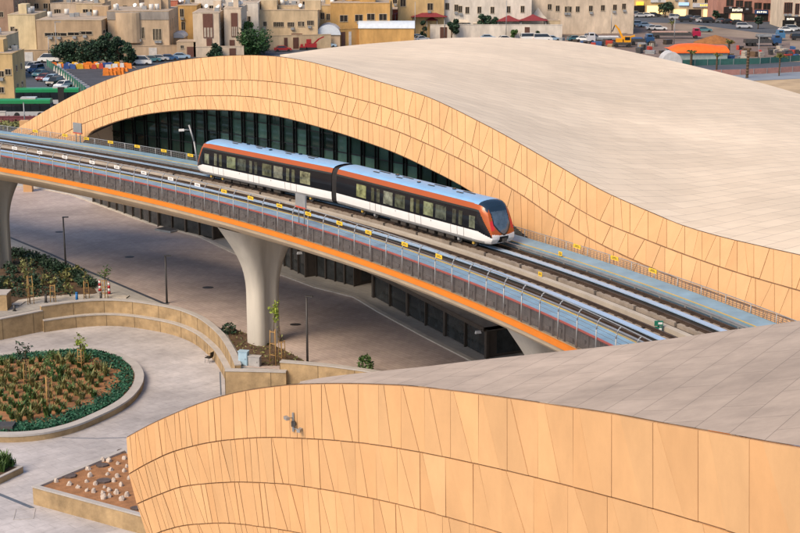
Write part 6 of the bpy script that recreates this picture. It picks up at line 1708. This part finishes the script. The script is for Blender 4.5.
# person on the left road
def person(x, y, label):
    p = W(x, y, .03); t = thing('person', label, 'person', p, .6)
    V = [(0, 0, .95), (0, 0, 1.15), (0, .01, 1.38), (0, .0, 1.50), (0, -.01, 1.66), (.10, 0, .90), (.11, -.06, .50), (.11, .02, .08), (.11, -.13, .04), (-.10, 0, .90), (-.11, .10, .50), (-.11, .22, .10), (-.11, .08, .04),
         (.19, 0, 1.40), (.25, .04, 1.12), (.26, -.08, .88), (-.19, 0, 1.40), (-.25, .03, 1.12), (-.26, -.06, .88)]
    E_ = [(0, 1), (1, 2), (2, 3), (3, 4), (0, 5), (5, 6), (6, 7), (7, 8), (0, 9), (9, 10), (10, 11), (11, 12), (2, 13), (13, 14), (14, 15), (2, 16), (16, 17), (17, 18)]
    R = [.15, .14, .16, .055, .10, .095, .065, .045, .04, .095, .065, .045, .04, .07, .048, .035, .07, .048, .035]
    for s, wi in ((1, 15), (-1, 18)):
        b = Vector(V[wi])
        for f, (dy, l) in enumerate(((-.045, .07), (-.02, .10), (.0, .105), (.022, .10), (.042, .08))):
            V.append(tuple(b + Vector((0, dy * .8, -.06 - .01 * f)))); V.append(tuple(b + Vector((-.02 * s, dy * 1.1, -.06 - l)))); R += [.012, .009]
            E_ += [(wi, len(V) - 2), (len(V) - 2, len(V) - 1)]
    me = bpy.data.meshes.new('body'); me.from_pydata(V, E_, []); o = bpy.data.objects.new('body', me); link(o, t)
    sk = o.modifiers.new('skin', 'SKIN'); me.skin_vertices or None
    if not me.skin_vertices: 
        bm = bmesh.new(); bm.from_mesh(me); bm.verts.layers.skin.verify(); bm.to_mesh(me); bm.free()
    for i, r in enumerate(R): me.skin_vertices[0].data[i].radius = (r, r * .8)
    me.skin_vertices[0].data[0].use_root = True
    ss = o.modifiers.new('sub', 'SUBSURF'); ss.levels = 1; ss.render_levels = 1
    me.materials.append(M('dark_clothes', (.015, .018, .03), .9)); o['label'] = 'dark clothed walking figure'
    h_ = MB(); 
    rows = [[Vector((.085 * math.cos(a) * math.sin(b), -.01 + .10 * math.sin(a) * math.sin(b), 1.68 + .125 * math.cos(b))) for a in [2 * PI * j / 12 for j in range(12)]] for b in [PI * (.02 + .96 * i / 8) for i in range(9)]]
    h_.grid(rows, closed=True); h_.bar((0, -.10, 1.68), (0, -.135, 1.655), .016, 5, .012); h_.build('head', M('skin_tone', (.28, .16, .10), .6), t, recalc=True)
    hr = MB().grid([[q * 1.0 + Vector(((q.x) * .12, .012 + (q.y) * .12, .012)) for q in r] for r in rows[:4]], closed=True); hr.build('hair', M('dark_hair', (.012, .01, .01), .8), t, recalc=True)
person(24, 70.5, 'person in dark clothes walking on the left road beside the parked cars')

# ------------------------------------------------------------------ light, sky, camera
az = math.atan2(-.70, -.71); EL = math.radians(46)
sd = Vector((math.sin(az) * math.cos(EL), math.cos(az) * math.cos(EL), math.sin(EL)))
sl = bpy.data.lights.new('sun', 'SUN'); sl.energy = 2.9; sl.angle = math.radians(32); sl.color = (1.0, .79, .56)
so = bpy.data.objects.new('sun', sl); so.rotation_euler = sd.to_track_quat('Z', 'Y').to_euler(); link(so)
w = bpy.data.worlds.new('World'); SC.world = w; w.use_nodes = True
N, L = w.node_tree.nodes, w.node_tree.links
sky = N.new('ShaderNodeTexSky'); sky.sky_type = 'NISHITA'; sky.sun_disc = False
sky.sun_elevation = EL; sky.sun_rotation = az; sky.altitude = 600; sky.dust_density = 2.5
bg = N['Background']; bg.inputs['Strength'].default_value = .15
L.new(sky.outputs[0], bg.inputs['Color'])
cd = bpy.data.cameras.new('camera'); co = bpy.data.objects.new('camera', cd); link(co)
co.location = (0, 0, H); co.rotation_euler = (PI / 2 - PIT, 0, 0)
cd.sensor_width = 36; cd.lens = 36 * F / 800; cd.clip_start = .5; cd.clip_end = 4000
SC.camera = co
vs = SC.view_settings; vs.view_transform = 'Standard'; vs.look = 'None'; vs.gamma = 1; vs.use_curve_mapping = False; vs.exposure = 0.40
